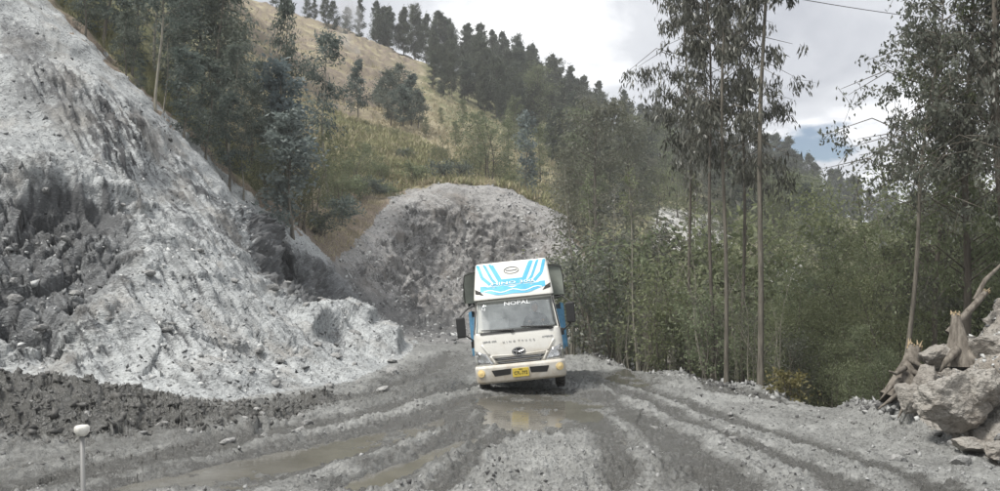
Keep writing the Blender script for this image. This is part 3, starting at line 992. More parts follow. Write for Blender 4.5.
def glass_mat(name, tint, trans, dust):
    t = NT(name)
    tr = t.n('ShaderNodeBsdfTransparent'); tr.inputs['Color'].default_value = (0.93, 0.95, 0.95, 1)
    gl = t.n('ShaderNodeBsdfGlossy'); gl.inputs['Roughness'].default_value = 0.06; gl.inputs['Color'].default_value = (*tint, 1)
    df = t.n('ShaderNodeBsdfDiffuse'); df.inputs['Color'].default_value = (0.42, 0.43, 0.42, 1)
    n = t.noise(2.2, 5, 0.6, vec=t.pos(True), dist=0.6)
    m1 = t.n('ShaderNodeMixShader'); t.l(t.rng(n, 0.3, 0.7, trans - 0.08, trans + 0.08), m1.inputs[0])
    t.l(tr.outputs[0], m1.inputs[1]); t.l(gl.outputs[0], m1.inputs[2])
    m2 = t.n('ShaderNodeMixShader')
    t.l(t.rng(n, 0.35, 0.7, dust * 0.5, dust * 1.5), m2.inputs[0])
    t.l(m1.outputs[0], m2.inputs[1]); t.l(df.outputs[0], m2.inputs[2])
    t.l(m2.outputs[0], t.out.inputs['Surface'])
    return t.m


M_glass = glass_mat('windscreen_glass', (0.9, 0.97, 0.97), 0.24, 0.14)
M_lens = glass_mat('lamp_lens', (1, 1, 1), 0.4, 0.10)
M_mirror = simple('mirror_glass', (0.5, 0.55, 0.58), 0.05, 1.0)

GZ = 0.0


def lerp(a, b, t): return a + (b - a) * t


PROF = [(0.26, 0.10, 0.955), (0.30, 0.03, 0.985), (0.60, 0.0, 1.0), (0.66, 0.035, 0.985), (1.00, 0.055, 0.985), (1.33, 0.11, 0.975), (1.37, 0.125, 0.97), (2.06, 0.44, 0.885), (2.14, 0.56, 0.86), (2.20, 0.80, 0.80)]


def prof(z):
    for (z0, y0, w0), (z1, y1, w1) in zip(PROF[:-1], PROF[1:]):
        if z <= z1:
            k = (z - z0) / (z1 - z0)
            return lerp(y0, y1, k), lerp(w0, w1, k)
    return PROF[-1][1], PROF[-1][2]


def front(x, z):
    y, w = prof(z)
    a = min(1.0, abs(x) / w)
    k = max(0.0, (a - 0.80) / 0.20)
    return y + 0.05 * a * a + 0.20 * (1 - math.sqrt(max(0, 1 - k * k))) * 0.9


def patch(m, c, nu, nv, off=0.006, dep=0.03, F=front):
    """a raised panel on the front: c = four (x, z) corners bl, br, tr, tl"""
    v = []; f = []
    for lay, d in ((0, off), (1, off - dep)):
        for j in range(nv + 1):
            for i in range(nu + 1):
                u, t = i / nu, j / nv
                x = lerp(lerp(c[0][0], c[1][0], u), lerp(c[3][0], c[2][0], u), t)
                z = lerp(lerp(c[0][1], c[1][1], u), lerp(c[3][1], c[2][1], u), t)
                v.append((x, F(x, z) - d, z))
    n = (nu + 1) * (nv + 1)
    def I(l, i, j): return l * n + j * (nu + 1) + i
    for j in range(nv):
        for i in range(nu):
            f.append((I(0, i, j), I(0, i + 1, j), I(0, i + 1, j + 1), I(0, i, j + 1)))
    for i in range(nu):
        f.append((I(1, i, 0), I(1, i + 1, 0), I(0, i + 1, 0), I(0, i, 0)))
        f.append((I(0, i, nv), I(0, i + 1, nv), I(1, i + 1, nv), I(1, i, nv)))
    for j in range(nv):
        f.append((I(0, 0, j), I(0, 0, j + 1), I(1, 0, j + 1), I(1, 0, j)))
        f.append((I(1, nu, j), I(1, nu, j + 1), I(0, nu, j + 1), I(0, nu, j)))
    return m.add(v, f)


def strip(m, pts, w, F, off=0.005, n=6):
    """a printed band following (x, z) points"""
    for (x0, z0), (x1, z1) in zip(pts[:-1], pts[1:]):
        l = math.hypot(x1 - x0, z1 - z0); nx, nz = -(z1 - z0) / l * w / 2, (x1 - x0) / l * w / 2
        ex, ez = (x1 - x0) / l * w * 0.3, (z1 - z0) / l * w * 0.3
        patch(m, [(x0 + nx, z0 + nz), (x0 - nx, z0 - nz), (x1 - nx, z1 - nz), (x1 + nx, z1 + nz)], 2, n, off, 0.004, F)
    return m


def text(body, size, mat, parent, loc, rot, ext=0.003, name='lettering', sx=1.0):
    cu = bpy.data.curves.new(name, 'FONT')
    cu.body = body; cu.size = size; cu.extrude = ext; cu.align_x = 'CENTER'; cu.align_y = 'CENTER'; cu.resolution_u = 2
    cu.offset = 0.0
    cu.materials.append(mat)
    tmp = bpy.data.objects.new(name, cu)
    me = bpy.data.meshes.new_from_object(tmp)
    bpy.data.objects.remove(tmp); bpy.data.curves.remove(cu)
    o = bpy.data.objects.new(name, me)
    o.location = loc; o.rotation_euler = rot; o.scale = (sx, 1, 1)
    return link(o, parent)


TX, TY = 0.50, 19.0
truck = empty('cargo_lorry', (TX, TY, ground(TX, TY) + 0.005))
# image roll is counter-clockwise: the lorry's right-hand wheels (photo left) have sunk into the mud
truck.rotation_euler = (R(-1.0), R(-5.8), R(-2.0))
tag(truck, 'white cab cargo lorry with green tarpaulin body driving through the muddy road', 'lorry')
TM = Matrix.LocRotScale(truck.location, truck.rotation_euler, None)

# cab shell, open where the glass goes
m = MB()
zs = [0.66, 0.80, 1.0, 1.17, 1.33, 1.37, 1.52, 1.70, 1.88, 2.06, 2.10, 2.14, 2.18, 2.20]
xs = [-1, -.985, -.95, -.9, -.84, -.7, -.5, -.25, 0, .25, .5, .7, .84, .9, .95, .985, 1]
ys = [0.62, 0.9, 1.22, 1.45, 1.72]
rows = []
for z in zs:
    y0, w = prof(z)
    row = [(x * w, front(x * w, z), z) for x in xs]
    row += [(w, y, z) for y in ys] + [(0.5 * w, 1.76, z), (-0.5 * w, 1.76, z)] + [(-w, y, z) for y in ys[::-1]]
    rows.append(row)
nr = len(rows[0]); v = [p for r in rows for p in r]; f = []
for j in range(len(zs) - 1):
    for i in range(nr):
        a, b = i, (i + 1) % nr
        if 1.37 <= zs[j] < 2.06:
            if 2 <= i <= 13: continue                       # windscreen
            if i in (17, 18) or i in (nr - 4, nr - 5): continue   # side windows
        f.append((j * nr + a, j * nr + b, (j + 1) * nr + b, (j + 1) * nr + a))
k = len(zs) - 1
f.append(tuple(k * nr + i for i in range(nr)))
m.add(v, f)
cab = m.build('cab', M_white, truck, True)
sm = cab.modifiers.new('solid', 'SOLIDIFY'); sm.thickness = 0.02; sm.offset = -1
# lining, floor, seats
m = MB()
m.box((0, 1.70, 1.4), (1.66, 0.03, 1.4)); m.box((0, 0.95, 0.72), (1.84, 1.4, 0.04)); m.box((0, 1.15, 2.11), (1.44, 0.9, 0.02))
m.box((0, 0.46, 1.14), (1.76, 0.40, 0.34)); m.box((-.9, 1.1, 1.0), (.03, 1.1, .6)); m.box((.9, 1.1, 1.0), (.03, 1.1, .6))
m.build('cab_lining', M_cabin, truck)
for x in (-0.42, 0.45):
    m = MB(); m.box((x, 1.18, 1.02), (0.50, 0.5, 0.16)); m.box((x, 1.44, 1.36), (0.48, 0.13, 0.58)); m.box((x, 1.46, 1.74), (0.26, 0.09, 0.18))
    m.build('seat', M_cabin, truck, bevel=0.04)
m = MB()
sw = Matrix.Translation((0.45, 0.72, 1.40)) @ Matrix.Rotation(R(-50), 4, 'X')
m.tube([sw @ Vector((0.2 * math.cos(2 * math.pi * i / 16), 0.2 * math.sin(2 * math.pi * i / 16), 0)) for i in range(17)], 0.016, 6)
m.tube([sw @ Vector((-.2, 0, 0)), sw @ Vector((.2, 0, 0))], 0.014, 6); m.tube([sw @ Vector((0, 0, 0)), sw @ Vector((0, 0, -.4))], 0.03, 6)
m.build('steering_wheel', M_black, truck)
# glass
m = MB(); patch(m, [(-0.955, 1.345), (0.955, 1.345), (0.865, 2.075), (-0.865, 2.075)], 16, 6, 0.004, 0.006)
ws = m.build('windscreen', M_glass, truck, True)
m = MB()
strip(m, [(-.95, 1.355), (.95, 1.355)], 0.05, front, 0.010, 12)
strip(m, [(.945, 1.36), (.86, 2.07)], 0.03, front, 0.010, 8); strip(m, [(-.945, 1.36), (-.86, 2.07)], 0.03, front, 0.010, 8)
m.build('seal', M_black, ws)
for sg in (-1, 1):
    m = MB(); m.add([(sg * .968, .70, 1.38), (sg * .968, 1.40, 1.38), (sg * .89, 1.40, 2.05), (sg * .89, .86, 2.05)], [(0, 1, 2, 3)])
    m.build('side_window', M_glass, truck)
tz = 1.97
text('NOPAL', 0.135, M_print, ws, (0.06, front(0, tz) - 0.012, tz), (R(66), 0, 0), sx=1.35)
text('LJ', 0.09, M_print, ws, (-0.70, front(-.7, 1.90) - 0.014, 1.90), (R(66), 0, 0), sx=1.3)
for (x0, z0, x1, z1) in ((-0.10, 1.385, -0.78, 1.43), (0.74, 1.385, 0.10, 1.44)):
    m = MB()
    pts = [(lerp(x0, x1, i / 5), front(lerp(x0, x1, i / 5), lerp(z0, z1, i / 5)) - 0.03, lerp(z0, z1, i / 5)) for i in range(6)]
    m.tube(pts, [0.024, 0.018, 0.017, 0.017, 0.016, 0.012], 6)
    m.box((x0, front(x0, z0) - 0.02, z0 - 0.03), (0.07, 0.05, 0.06))
    m.build('wiper', M_black, truck)
# hood lines, badges, grille, emblem
m = MB()
for sg in (-1, 1):
    strip(m, [(sg * .80, 1.12), (sg * .63, 0.86), (sg * .52, 0.67)], 0.045, front, 0.022, 4)
    strip(m, [(sg * .62, 0.86), (0, 0.835)], 0.03, front, 0.018, 6)
m.build('hood_crease', M_white, truck, True)
for q in ([(-.50, .745), (.50, .745), (.57, .80), (-.57, .80)], [(-.46, .668), (.46, .668), (.50, .715), (-.50, .715)]):
    m = MB(); patch(m, q, 10, 2, 0.012, 0.02)
    g = m.build('grille_slot', M_black, truck)
    m = MB(); strip(m, [(q[0][0] * .96, (q[0][1] + q[3][1]) / 2), (q[1][0] * .96, (q[0][1] + q[3][1]) / 2)], 0.012, front, 0.016, 8)
    m.build('slat', M_chrome, g)
yE = front(0, .90)
E = Matrix.Translation((0, yE - 0.005, .905)) @ Matrix.Rotation(R(86), 4, 'X')
m = MB(); m.lathe([(0.0001, .012), (.135, .012), (.15, 0.0), (.15, -.03)], 24, E @ Matrix.Diagonal((1, .66, 1, 1)))
em = m.build('emblem', M_black, truck)
m = MB(); m.tube([E @ Vector((.128 * math.cos(2 * math.pi * i / 24), .084 * math.sin(2 * math.pi * i / 24), .016)) for i in range(25)], 0.011, 5)
m.tube([E @ Vector((-.06, .06, .016)), E @ Vector((-.035, 0, .018)), E @ Vector((-.06, -.06, .016))], 0.012, 5)
m.tube([E @ Vector((.06, .06, .016)), E @ Vector((.035, 0, .018)), E @ Vector((.06, -.06, .016))], 0.012, 5)
m.tube([E @ Vector((-.11, .02, .016)), E @ Vector((0, -.005, .018)), E @ Vector((.11, .02, .016))], 0.012, 5)
m.build('ring', M_chrome, em)
text('SERIE 300', 0.05, M_grey_print, truck, (-0.62, front(-.62, 1.17) - .006, 1.17), (R(80), 0, R(-4)), sx=1.5)
text('HYBRID', 0.05, M_grey_print, truck, (0.66, front(.66, 1.17) - .006, 1.17), (R(80), 0, R(4)), sx=1.4)
text('H  I  N  O   T  R  U  C  K', 0.05, M_grey_print, truck, (0.02, front(.0, 1.135) - .006, 1.135), (R(80), 0, 0), sx=1.35)
# headlights
for sg in (-1, 1):
    c = [(sg * .56, .655), (sg * .985, .685), (sg * .975, 1.00), (sg * .72, .90)]
    if sg < 0: c = [c[1], c[0], c[3], c[2]]
    m = MB(); patch(m, c, 6, 5, 0.004, 0.05)
    h = m.build('headlight', simple('lamp_housing', (0.13, 0.13, 0.13), 0.4, 0.3) if sg < 0 else bpy.data.materials['lamp_housing'], truck)
    m = MB()
    for bx, bz, br in ((.83, .80, .075), (.70, .77, .055), (.92, .90, .04)):
        Mx = Matrix.Translation((sg * bx, front(sg * bx, bz) - .004, bz)) @ Matrix.Rotation(R(90), 4, 'X')
        m.lathe([(.0001, .004), (br * .5, .008), (br, .018), (br, -.02)], 14, Mx)
    m.build('reflector', M_chrome, h)
    m = MB(); patch(m, c, 6, 5, 0.026, 0.005)
    m.build('lens', M_lens, h, True)
# bumper
m = MB()
zb = [0.26, 0.30, 0.45, 0.60, 0.64, 0.655]
v = []; f = []
xb = [i / 12 for i in range(-12, 13)]
for z in zb:
    w = prof(z)[1] * 1.0
    row = [(x * w, front(x * w * .999, z) - 0.05, z) for x in xb] + [(w * 1.0, 0.55, z), (-w * 1.0, 0.55, z)]
    v += row
nb = len(xb) + 2
for j in range(len(zb) - 1):
    for i in range(nb):
        f.append((j * nb + i, j * nb + (i + 1) % nb, (j + 1) * nb + (i + 1) % nb, (j + 1) * nb + i))
f.append(tuple(range(nb))[::-1]); f.append(tuple((len(zb) - 1) * nb + i for i in range(nb)))
m.add(v, f)
bum = m.build('bumper', M_white, truck, True)
bm_ = bum.modifiers.new('bevel', 'BEVEL'); bm_.width = 0.02; bm_.segments = 2; bm_.limit_method = 'ANGLE'
fb = lambda x, z: front(x, z) - 0.05
for c in ([(-.57, .41), (-.22, .43), (-.20, .555), (-.63, .545)], [(.22, .43), (.57, .41), (.63, .545), (.20, .555)]):
    m = MB(); patch(m, c, 5, 2, 0.004, 0.02, fb)
    sl = m.build('air_slot', M_black, bum)
    m = MB(); strip(m, [(c[0][0] * .97, .485), (c[1][0] * .97, .487)], .012, fb, 0.010, 4)
    m.build('slat', M_under, sl)
for sg in (-1, 1):
    Mx = Matrix.Translation((sg * .86, fb(.86, .50) - .002, .50)) @ Matrix.Rotation(R(sg * 22), 4, 'Z') @ Matrix.Rotation(R(90), 4, 'X')
    m = MB(); m.lathe([(.0001, .022), (.05, .016), (.072, .004), (.085, .010), (.085, -.05)], 18, Mx)
    m.build('fog_lamp', M_amber, bum, True)
m = MB(); m.box((0, fb(0, .45) - .016, .455), (.36, .014, .19))
pl = m.build('number_plate', M_plate, bum, bevel=.01)
text('C7L-772', 0.10, M_black, pl, (0, fb(0, .45) - .026, .445), (R(90), 0, 0), sx=.85)
text('PERU', 0.032, M_black, pl, (0, fb(0, .45) - .026, .525), (R(90), 0, 0))
# roof deflector
DPROF = [(2.10, .36, .90), (2.20, .40, .895), (2.30, .47, .885), (2.86, .98, .84), (2.94, 1.08, .83), (2.97, 1.18, .81)]


def dfront(x, z):
    for (z0, y0, w0), (z1, y1, w1) in zip(DPROF[:-1], DPROF[1:]):
        if z <= z1:
            k = (z - z0) / (z1 - z0); break
    y, w = lerp(y0, y1, k), lerp(w0, w1, k)
    a = min(1.0, abs(x) / w); kk = max(0, (a - .86) / .14)
    return y + 0.04 * a * a + 0.10 * (1 - math.sqrt(max(0, 1 - kk * kk)))


m = MB(); v = []; f = []
zd = [2.10, 2.15, 2.20, 2.30, 2.45, 2.65, 2.86, 2.94, 2.97]
xd = [-1, -.98, -.94, -.86, -.6, -.3, 0, .3, .6, .86, .94, .98, 1]
for z in zd:
    for (z0, y0, w0), (z1, y1, w1) in zip(DPROF[:-1], DPROF[1:]):
        if z <= z1: w = lerp(w0, w1, (z - z0) / (z1 - z0)); break
    v += [(x * w, dfront(x * w, z), z) for x in xd] + [(w, 1.5, z), (w, 1.72, z), (-w, 1.72, z), (-w, 1.5, z)]
nb = len(xd) + 4
for j in range(len(zd) - 1):
    for i in range(nb):
        f.append((j * nb + i, j * nb + (i + 1) % nb, (j + 1) * nb + (i + 1) % nb, (j + 1) * nb + i))
f.append(tuple(range(nb))[::-1]); f.append(tuple((len(zd) - 1) * nb + i for i in range(nb)))
m.add(v, f)
dfl = m.build('roof_deflector', M_white, truck, True)
b = dfl.modifiers.new('bevel', 'BEVEL'); b.width = .06; b.segments = 4; b.limit_method = 'ANGLE'; b.angle_limit = R(50)
for pts, w in (([(-.78, 2.94), (-.68, 2.62), (-.50, 2.44)], .075), ([(.78, 2.94), (.68, 2.62), (.50, 2.44)], .075),
               ([(-.63, 2.94), (-.46, 2.56), (-.38, 2.46)], .06), ([(.63, 2.94), (.46, 2.56), (.38, 2.46)], .06),
               ([(-.48, 2.94), (-.27, 2.50)], .10), ([(.48, 2.94), (.27, 2.50)], .10), ([(-.30, 2.515), (.30, 2.515)], .055),
               ([(-.62, 2.38), (.62, 2.38)], .02)):
    m = MB(); strip(m, pts, w, dfront, .006, 8)
    m.build('stripe', M_stripe, dfl)
m = MB()
N = 14
for i in range(N):
    x0, x1 = lerp(-.74, .74, i / N), lerp(-.74, .74, (i + 1) / N)
    hi = lambda x: 2.36 + .05 * abs(x) - .03 * math.cos(x * 14)
    lo = lambda x: 2.17 + .16 * abs(x) ** 1.5 + .02 * math.cos(x * 9)
    patch(m, [(x0, lo(x0)), (x1, lo(x1)), (x1, hi(x1)), (x0, hi(x0))], 1, 2, .006, .004, dfront)
m.build('wave_band', M_stripe, dfl)
m = MB()
for i in range(N):
    x0, x1 = lerp(-.66, .66, i / N), lerp(-.66, .66, (i + 1) / N)
    ww = lambda x: 2.265 + .03 * math.cos(x * 12) + .05 * x * x
    strip(m, [(x0, ww(x0)), (x1, ww(x1))], .016, dfront, .011, 1)
m.build('wave_line', M_print, dfl)
text('HINO 300', 0.115, M_print, dfl, (0, dfront(0, 2.445) - .016, 2.445), (R(50), 0, 0), sx=1.9)
m = MB(); patch(m, [(-.50, 2.405), (.50, 2.405), (.44, 2.485), (-.44, 2.485)], 8, 2, .006, .004, dfront)
m.build('letter_band', M_stripe, dfl)
c0 = Matrix.Translation((0, dfront(0, 2.74) - .012, 2.74)) @ Matrix.Rotation(R(48), 4, 'X')
m = MB(); m.tube([c0 @ Vector((.17 * math.cos(2 * math.pi * i / 24), .105 * math.sin(2 * math.pi * i / 24), 0)) for i in range(25)], .010, 4)
m.tube([c0 @ Vector((-.13, .01, 0)), c0 @ Vector((0, -.01, 0)), c0 @ Vector((.13, .01, 0))], .012, 4)
m.build('roof_emblem', M_grey_print, dfl)
for sg in (-1, 1):
    m = MB(); q = [(sg * .66, 2.20), (sg * .85, 2.25), (sg * .86, 2.36), (sg * .74, 2.30)]
    if sg < 0: q = [q[1], q[0], q[3], q[2]]
    patch(m, q, 3, 3, .007, .004, dfront)
    m.build('corner_vent', M_under, dfl)
# mirrors
for sg, zz_ in ((-1, 1.52), (1, 1.62)):
    m = MB()
    hx = sg * 1.22
    m.tube([(sg * .95, .32, 1.20), (sg * 1.12, .22, 1.34), (hx, .20, zz_ - .2), (hx, .20, zz_ + .26), (sg * 1.08, .28, zz_ + .40), (sg * .90, .42, 2.0)], .018, 6)
    ar = m.build('mirror_arm', M_black, truck)
    m = MB(); m.box((hx, .17, zz_ + .02), (.20, .09, .46))
    hd = m.build('mirror_housing', M_black, ar, bevel=.04, seg=3)
    m = MB(); m.box((hx, .218, zz_ + .02), (.16, .004, .40)); m.build('mirror_glass', M_mirror, ar)
for bx, bz in ((-1.0, 1.14), (1.0, 1.24)):
    m = MB(); m.box((bx, .34, bz), (.08, .10, .16)); m.build('mirror_bracket', M_black, truck, bevel=.02)
# steps, chassis
m = MB()
for sg in (-1, 1):
    m.box((sg * .42, 3.4, .62), (.09, 6.0, .20)); m.box((sg * .88, 1.50, .52), (.20, .5, .30))
    m.tube([(sg * .42, 1.0, .42), (sg * .42, 2.2, .36)], .05, 6)
m.tube([(-.85, .95, .36), (.85, .95, .36)], .06, 8); m.tube([(-.85, 4.6, .40), (.85, 4.6, .40)], .08, 8)
m.lathe([(.001, -.16), (.14, -.12), (.17, 0), (.14, .12), (.001, .16)], 12, Matrix.Translation((0, 4.6, .40)) @ Matrix.Rotation(R(90), 4, 'X'))
m.box((0, 1.1, .60), (.7, 1.0, .3)); m.box((0, 1.76, .80), (1.7, .10, .5))
m.build('chassis', M_under, truck)
for sg in (-1, 1):
    m = MB()
    for i in range(7):
        a0, a1 = math.pi * i / 7, math.pi * (i + 1) / 7
        p0 = (.95 + .50 * math.cos(a0), .40 + .50 * math.sin(a0)); p1 = (.95 + .50 * math.cos(a1), .40 + .50 * math.sin(a1))
        m.add([(sg * .70, *p0), (sg * .985, *p0), (sg * .985, *p1), (sg * .70, *p1)], [(0, 1, 2, 3)])
    o = m.build('mudguard', M_under, truck); s_ = o.modifiers.new('s', 'SOLIDIFY'); s_.thickness = .02


def wheel(x, y, wd, rr=.40):
    Mx = Matrix.Translation((x, y, rr)) @ Matrix.Rotation(R(90), 4, 'Y')
    e = bpy.data.objects.new('wheel', None); link(e, truck)
    m = MB(); h = wd / 2
    m.lathe([(.24, -h), (rr - .05, -h), (rr - .01, -h + .03), (rr, -h + .06), (rr, h - .06), (rr - .01, h - .03), (rr - .05, h), (.24, h)], 28, Mx)
    for i in range(28):
        q = 2 * math.pi * i / 28
        m.box(Mx @ Vector((rr * math.cos(q), rr * math.sin(q), 0)), (wd * .8, .035, .03), Matrix.Rotation(q, 3, 'X'))
    m.build('tyre', M_tyre, e, True)
    sg = 1 if x > 0 else -1
    m = MB(); m.lathe([(.001, sg * (h - .05)), (.07, sg * (h - .03)), (.09, sg * (h - .07)), (.17, sg * (h - .10)), (.22, sg * (h - .02)), (.245, sg * (h + .004)), (.245, -sg * h)], 22, Mx)
    for i in range(6):
        q = 2 * math.pi * i / 6
        m.lathe([(.016, sg * (h - .08)), (.016, sg * (h - .05))], 6, Mx @ Matrix.Translation((.13 * math.cos(q), .13 * math.sin(q), 0)))
    m.build('rim', M_rim, e)


for sg in (-1, 1):
    wheel(sg * .86, .95, .22); wheel(sg * .70, 4.6, .22); wheel(sg * .95, 4.6, .22)
# cargo body: blue boarded sides with posts, tarpaulin hung over hoops
m = MB(); m.box((0, 4.25, .86), (2.16, 4.7, .12)); m.box((0, 1.93, 1.30), (2.16, .05, .9))
body = m.build('cargo_bed', M_blueb, truck)
for sg in (-1, 1):
    for k in range(6):
        m = MB(); m.box((sg * 1.09, 4.25, .98 + .17 * k), (.035, 4.66, .155)); m.build('board', M_blueb, body, bevel=.008)
    for y in (1.96, 3.1, 4.25, 5.4, 6.54):
        m = MB(); m.box((sg * 1.125, y, 1.36), (.05, .07, 1.05)); m.build('post', M_blueb, body)
for k in range(5):
    m = MB(); m.box((0, 1.895, 1.0 + .17 * k), (2.1, .03, .155)); m.build('board', M_blueb, body, bevel=.008)
m = MB(); v = []; f = []
rng = random.Random(5)
arc = []
for s in np.linspace(-1, 1, 33):
    a = abs(s)
    if a < .62: x, z = s / .62 * 1.12, 2.80 + .05 * math.cos(s / .62 * 1.57)
    else:
        k = (a - .62) / .38
        x, z = math.copysign(1.14 + .04 * min(1, k * 3), s), 2.76 - .66 * k
    arc.append((x, z))
yy = np.linspace(1.88, 6.7, 25)
for iy, y in enumerate(yy):
    sag = .05 * math.cos((y - 1.88) / 4.82 * 2 * math.pi * 4)
    for ia, (x, z) in enumerate(arc):
        w = .02 * math.sin(y * 5.1 + ia * .9) + .018 * math.sin(y * 11 + ia * 1.7)
        zz_ = z + sag * (1 if abs(x) < 1.15 else 0) * .7
        if ia in (0, 32): zz_ += .06 * math.sin(y * 3.3)
        v.append((x + math.copysign(w, x) + math.copysign(.03 * math.cos((y - 1.88) * 5.2), x), y, zz_))
na = len(arc)
for j in range(len(yy) - 1):
    for i in range(na - 1):
        f.append((j * na + i, j * na + i + 1, (j + 1) * na + i + 1, (j + 1) * na + i))
f.append(tuple(range(na))); f.append(tuple((len(yy) - 1) * na + i for i in range(na))[::-1])
m.add(v, f)
tp = m.build('tarpaulin', M_tarp, truck, True)
m = MB()
for y in (1.87, 2.9, 3.9, 4.9, 5.9):
    m.tube([(x * 1.01 + math.copysign(.012, x), y, z + .015) for x, z in arc[::2]], .012, 4)
m.build('rope', M_under, tp)

# driver behind the wheel
drv = empty('person')
drv.matrix_world = TM
tag(drv, 'driver in dark clothing seated at the wheel behind the lorry windscreen', 'person')


import bmesh


def skin_mesh(name, verts, edges, radii, mat, parent, root=0, sub=1):
    bm = bmesh.new()
    lay = bm.verts.layers.skin.verify()
    vs = []
    for p, r in zip(verts, radii):
        q = bm.verts.new(p); q[lay].radius = r if hasattr(r, '__len__') else (r, r); vs.append(q)
    vs[root][lay].use_root = True
    for a, b in edges: bm.edges.new((vs[a], vs[b]))
    me = bpy.data.meshes.new(name); bm.to_mesh(me); bm.free()
    me.materials.append(mat)
    o = bpy.data.objects.new(name, me); link(o, parent)
    k = o.modifiers.new('skin', 'SKIN'); k.use_smooth_shade = True
    if sub:
        s = o.modifiers.new('sub', 'SUBSURF'); s.levels = sub; s.render_levels = sub
    return o


dx = 0.45
V_ = [(dx, 1.28, 1.14), (dx, 1.30, 1.34), (dx, 1.28, 1.52), (dx, 1.26, 1.64), (dx, 1.24, 1.73),            # pelvis..neck
      (dx - .20, 1.26, 1.60), (dx - .28, 1.10, 1.42), (dx - .19, .86, 1.46), (dx - .15, .78, 1.50),           # arm to the wheel
      (dx + .20, 1.26, 1.60), (dx + .28, 1.10, 1.42), (dx + .19, .86, 1.46), (dx + .15, .78, 1.50),
      (dx - .11, 1.22, 1.12), (dx - .16, .80, 1.16), (dx - .15, .70, .80), (dx + .11, 1.22, 1.12), (dx + .16, .80, 1.16), (dx + .15, .70, .80)]
E_ = [(0, 1), (1, 2), (2, 3), (3, 4), (3, 5), (5, 6), (6, 7), (7, 8), (3, 9), (9, 10), (10, 11), (11, 12), (0, 13), (13, 14), (14, 15), (0, 16), (16, 17), (17, 18)]
R_ = [(.17, .12), (.16, .11), (.17, .115), (.12, .09), .055, .075, .055, .042, .032, .075, .055, .042, .032, .09, .07, .05, .09, .07, .05]
skin_mesh('body', V_, E_, R_, M_cloth_dark, drv)
# head with nose, ears
bm = bmesh.new(); bmesh.ops.create_icosphere(bm, subdivisions=3, radius=1)
for q in bm.verts:
    x, y, z = q.co
    w = .075 * (1 - .18 * max(0, -z)); q.co = (x * w, y * .095, z * .118)
    if y < -.75 and abs(x) < .22 and -.35 < z < .2: q.co.y -= .02
    if y < -.6 and .15 < abs(x) < .5 and 0 < z < .3: q.co.y += .010
me = bpy.data.meshes.new('head'); bm.to_mesh(me); bm.free(); me.materials.append(M_skin)
hd = bpy.data.objects.new('head', me); hd.location = (dx, 1.19, 1.84); link(hd, drv)
bm = bmesh.new(); bmesh.ops.create_icosphere(bm, subdivisions=3, radius=1)
for q in bm.verts:
    x, y, z = q.co; q.co = (x * .084, y * .102 + .012, max(z, -.1 - .5 * (y > .2)) * .125 + .012)
    if y < -.1 and z < .45: q.co.y = max(q.co.y, -.02)
me = bpy.data.meshes.new('hair'); bm.to_mesh(me); bm.free(); me.materials.append(M_hair)
hr = bpy.data.objects.new('hair', me); hr.location = (dx, 1.19, 1.85); link(hr, drv)
for sg in (-1, 1):
    b0 = Vector((dx + sg * .15, .78, 1.50)); vv = [b0, b0 + Vector((0, -.05, .03))]; ee = [(0, 1)]; rr = [.028, .032]
    for k, (ox, ln) in enumerate(((-.026, .05), (-.009, .058), (.009, .055), (.026, .043))):
        i0 = len(vv)
        vv += [b0 + Vector((ox, -.085, .045)), b0 + Vector((ox, -.085 - ln * .6, .02)), b0 + Vector((ox, -.085 - ln * .4, -.015))]
        ee += [(1, i0), (i0, i0 + 1), (i0 + 1, i0 + 2)]; rr += [.010, .009, .008]
    i0 = len(vv); vv += [b0 + Vector((-sg * .035, -.03, .02)), b0 + Vector((-sg * .05, -.07, .01))]; ee += [(0, i0), (i0, i0 + 1)]; rr += [.011, .009]
    skin_mesh('hand', vv, ee, rr, M_skin, drv)

# ------------------------------------------------------------------ trees and bushes
NPR = np.random.RandomState


def leaf_mesh(name, C, D, ln, wd, mat, rng, shade=None, curl=0.25):
    """one pointed four-cornered leaf per row: base C, direction D"""
    n = len(C)
    D = D / (np.linalg.norm(D, axis=1, keepdims=True) + 1e-9)
    A = rng.normal(size=(n, 3)); S = np.cross(D, A); S /= (np.linalg.norm(S, axis=1, keepdims=True) + 1e-9)
    U = np.cross(S, D)
    ln = np.asarray(ln).reshape(-1, 1) * (0.7 + 0.6 * rng.rand(n, 1)); wd = np.asarray(wd).reshape(-1, 1) * (0.7 + 0.6 * rng.rand(n, 1))
    p0 = C; p2 = C + D * ln
    mid = C + D * ln * 0.45 + U * ln * curl * 0.3
    V = np.stack([p0, mid + S * wd * .5, p2, mid - S * wd * .5], 1).reshape(-1, 3)
    F = np.arange(4 * n).reshape(n, 4)
    me = mesh_np(name, V, F, mat)
    sh = rng.rand(n) if shade is None else np.clip(shade, 0, 1)
    a = me.attributes.new('leaf_shade', 'FLOAT', 'POINT')
    a.data.foreach_set('value', np.repeat(sh, 4).astype(np.float32))
    return me


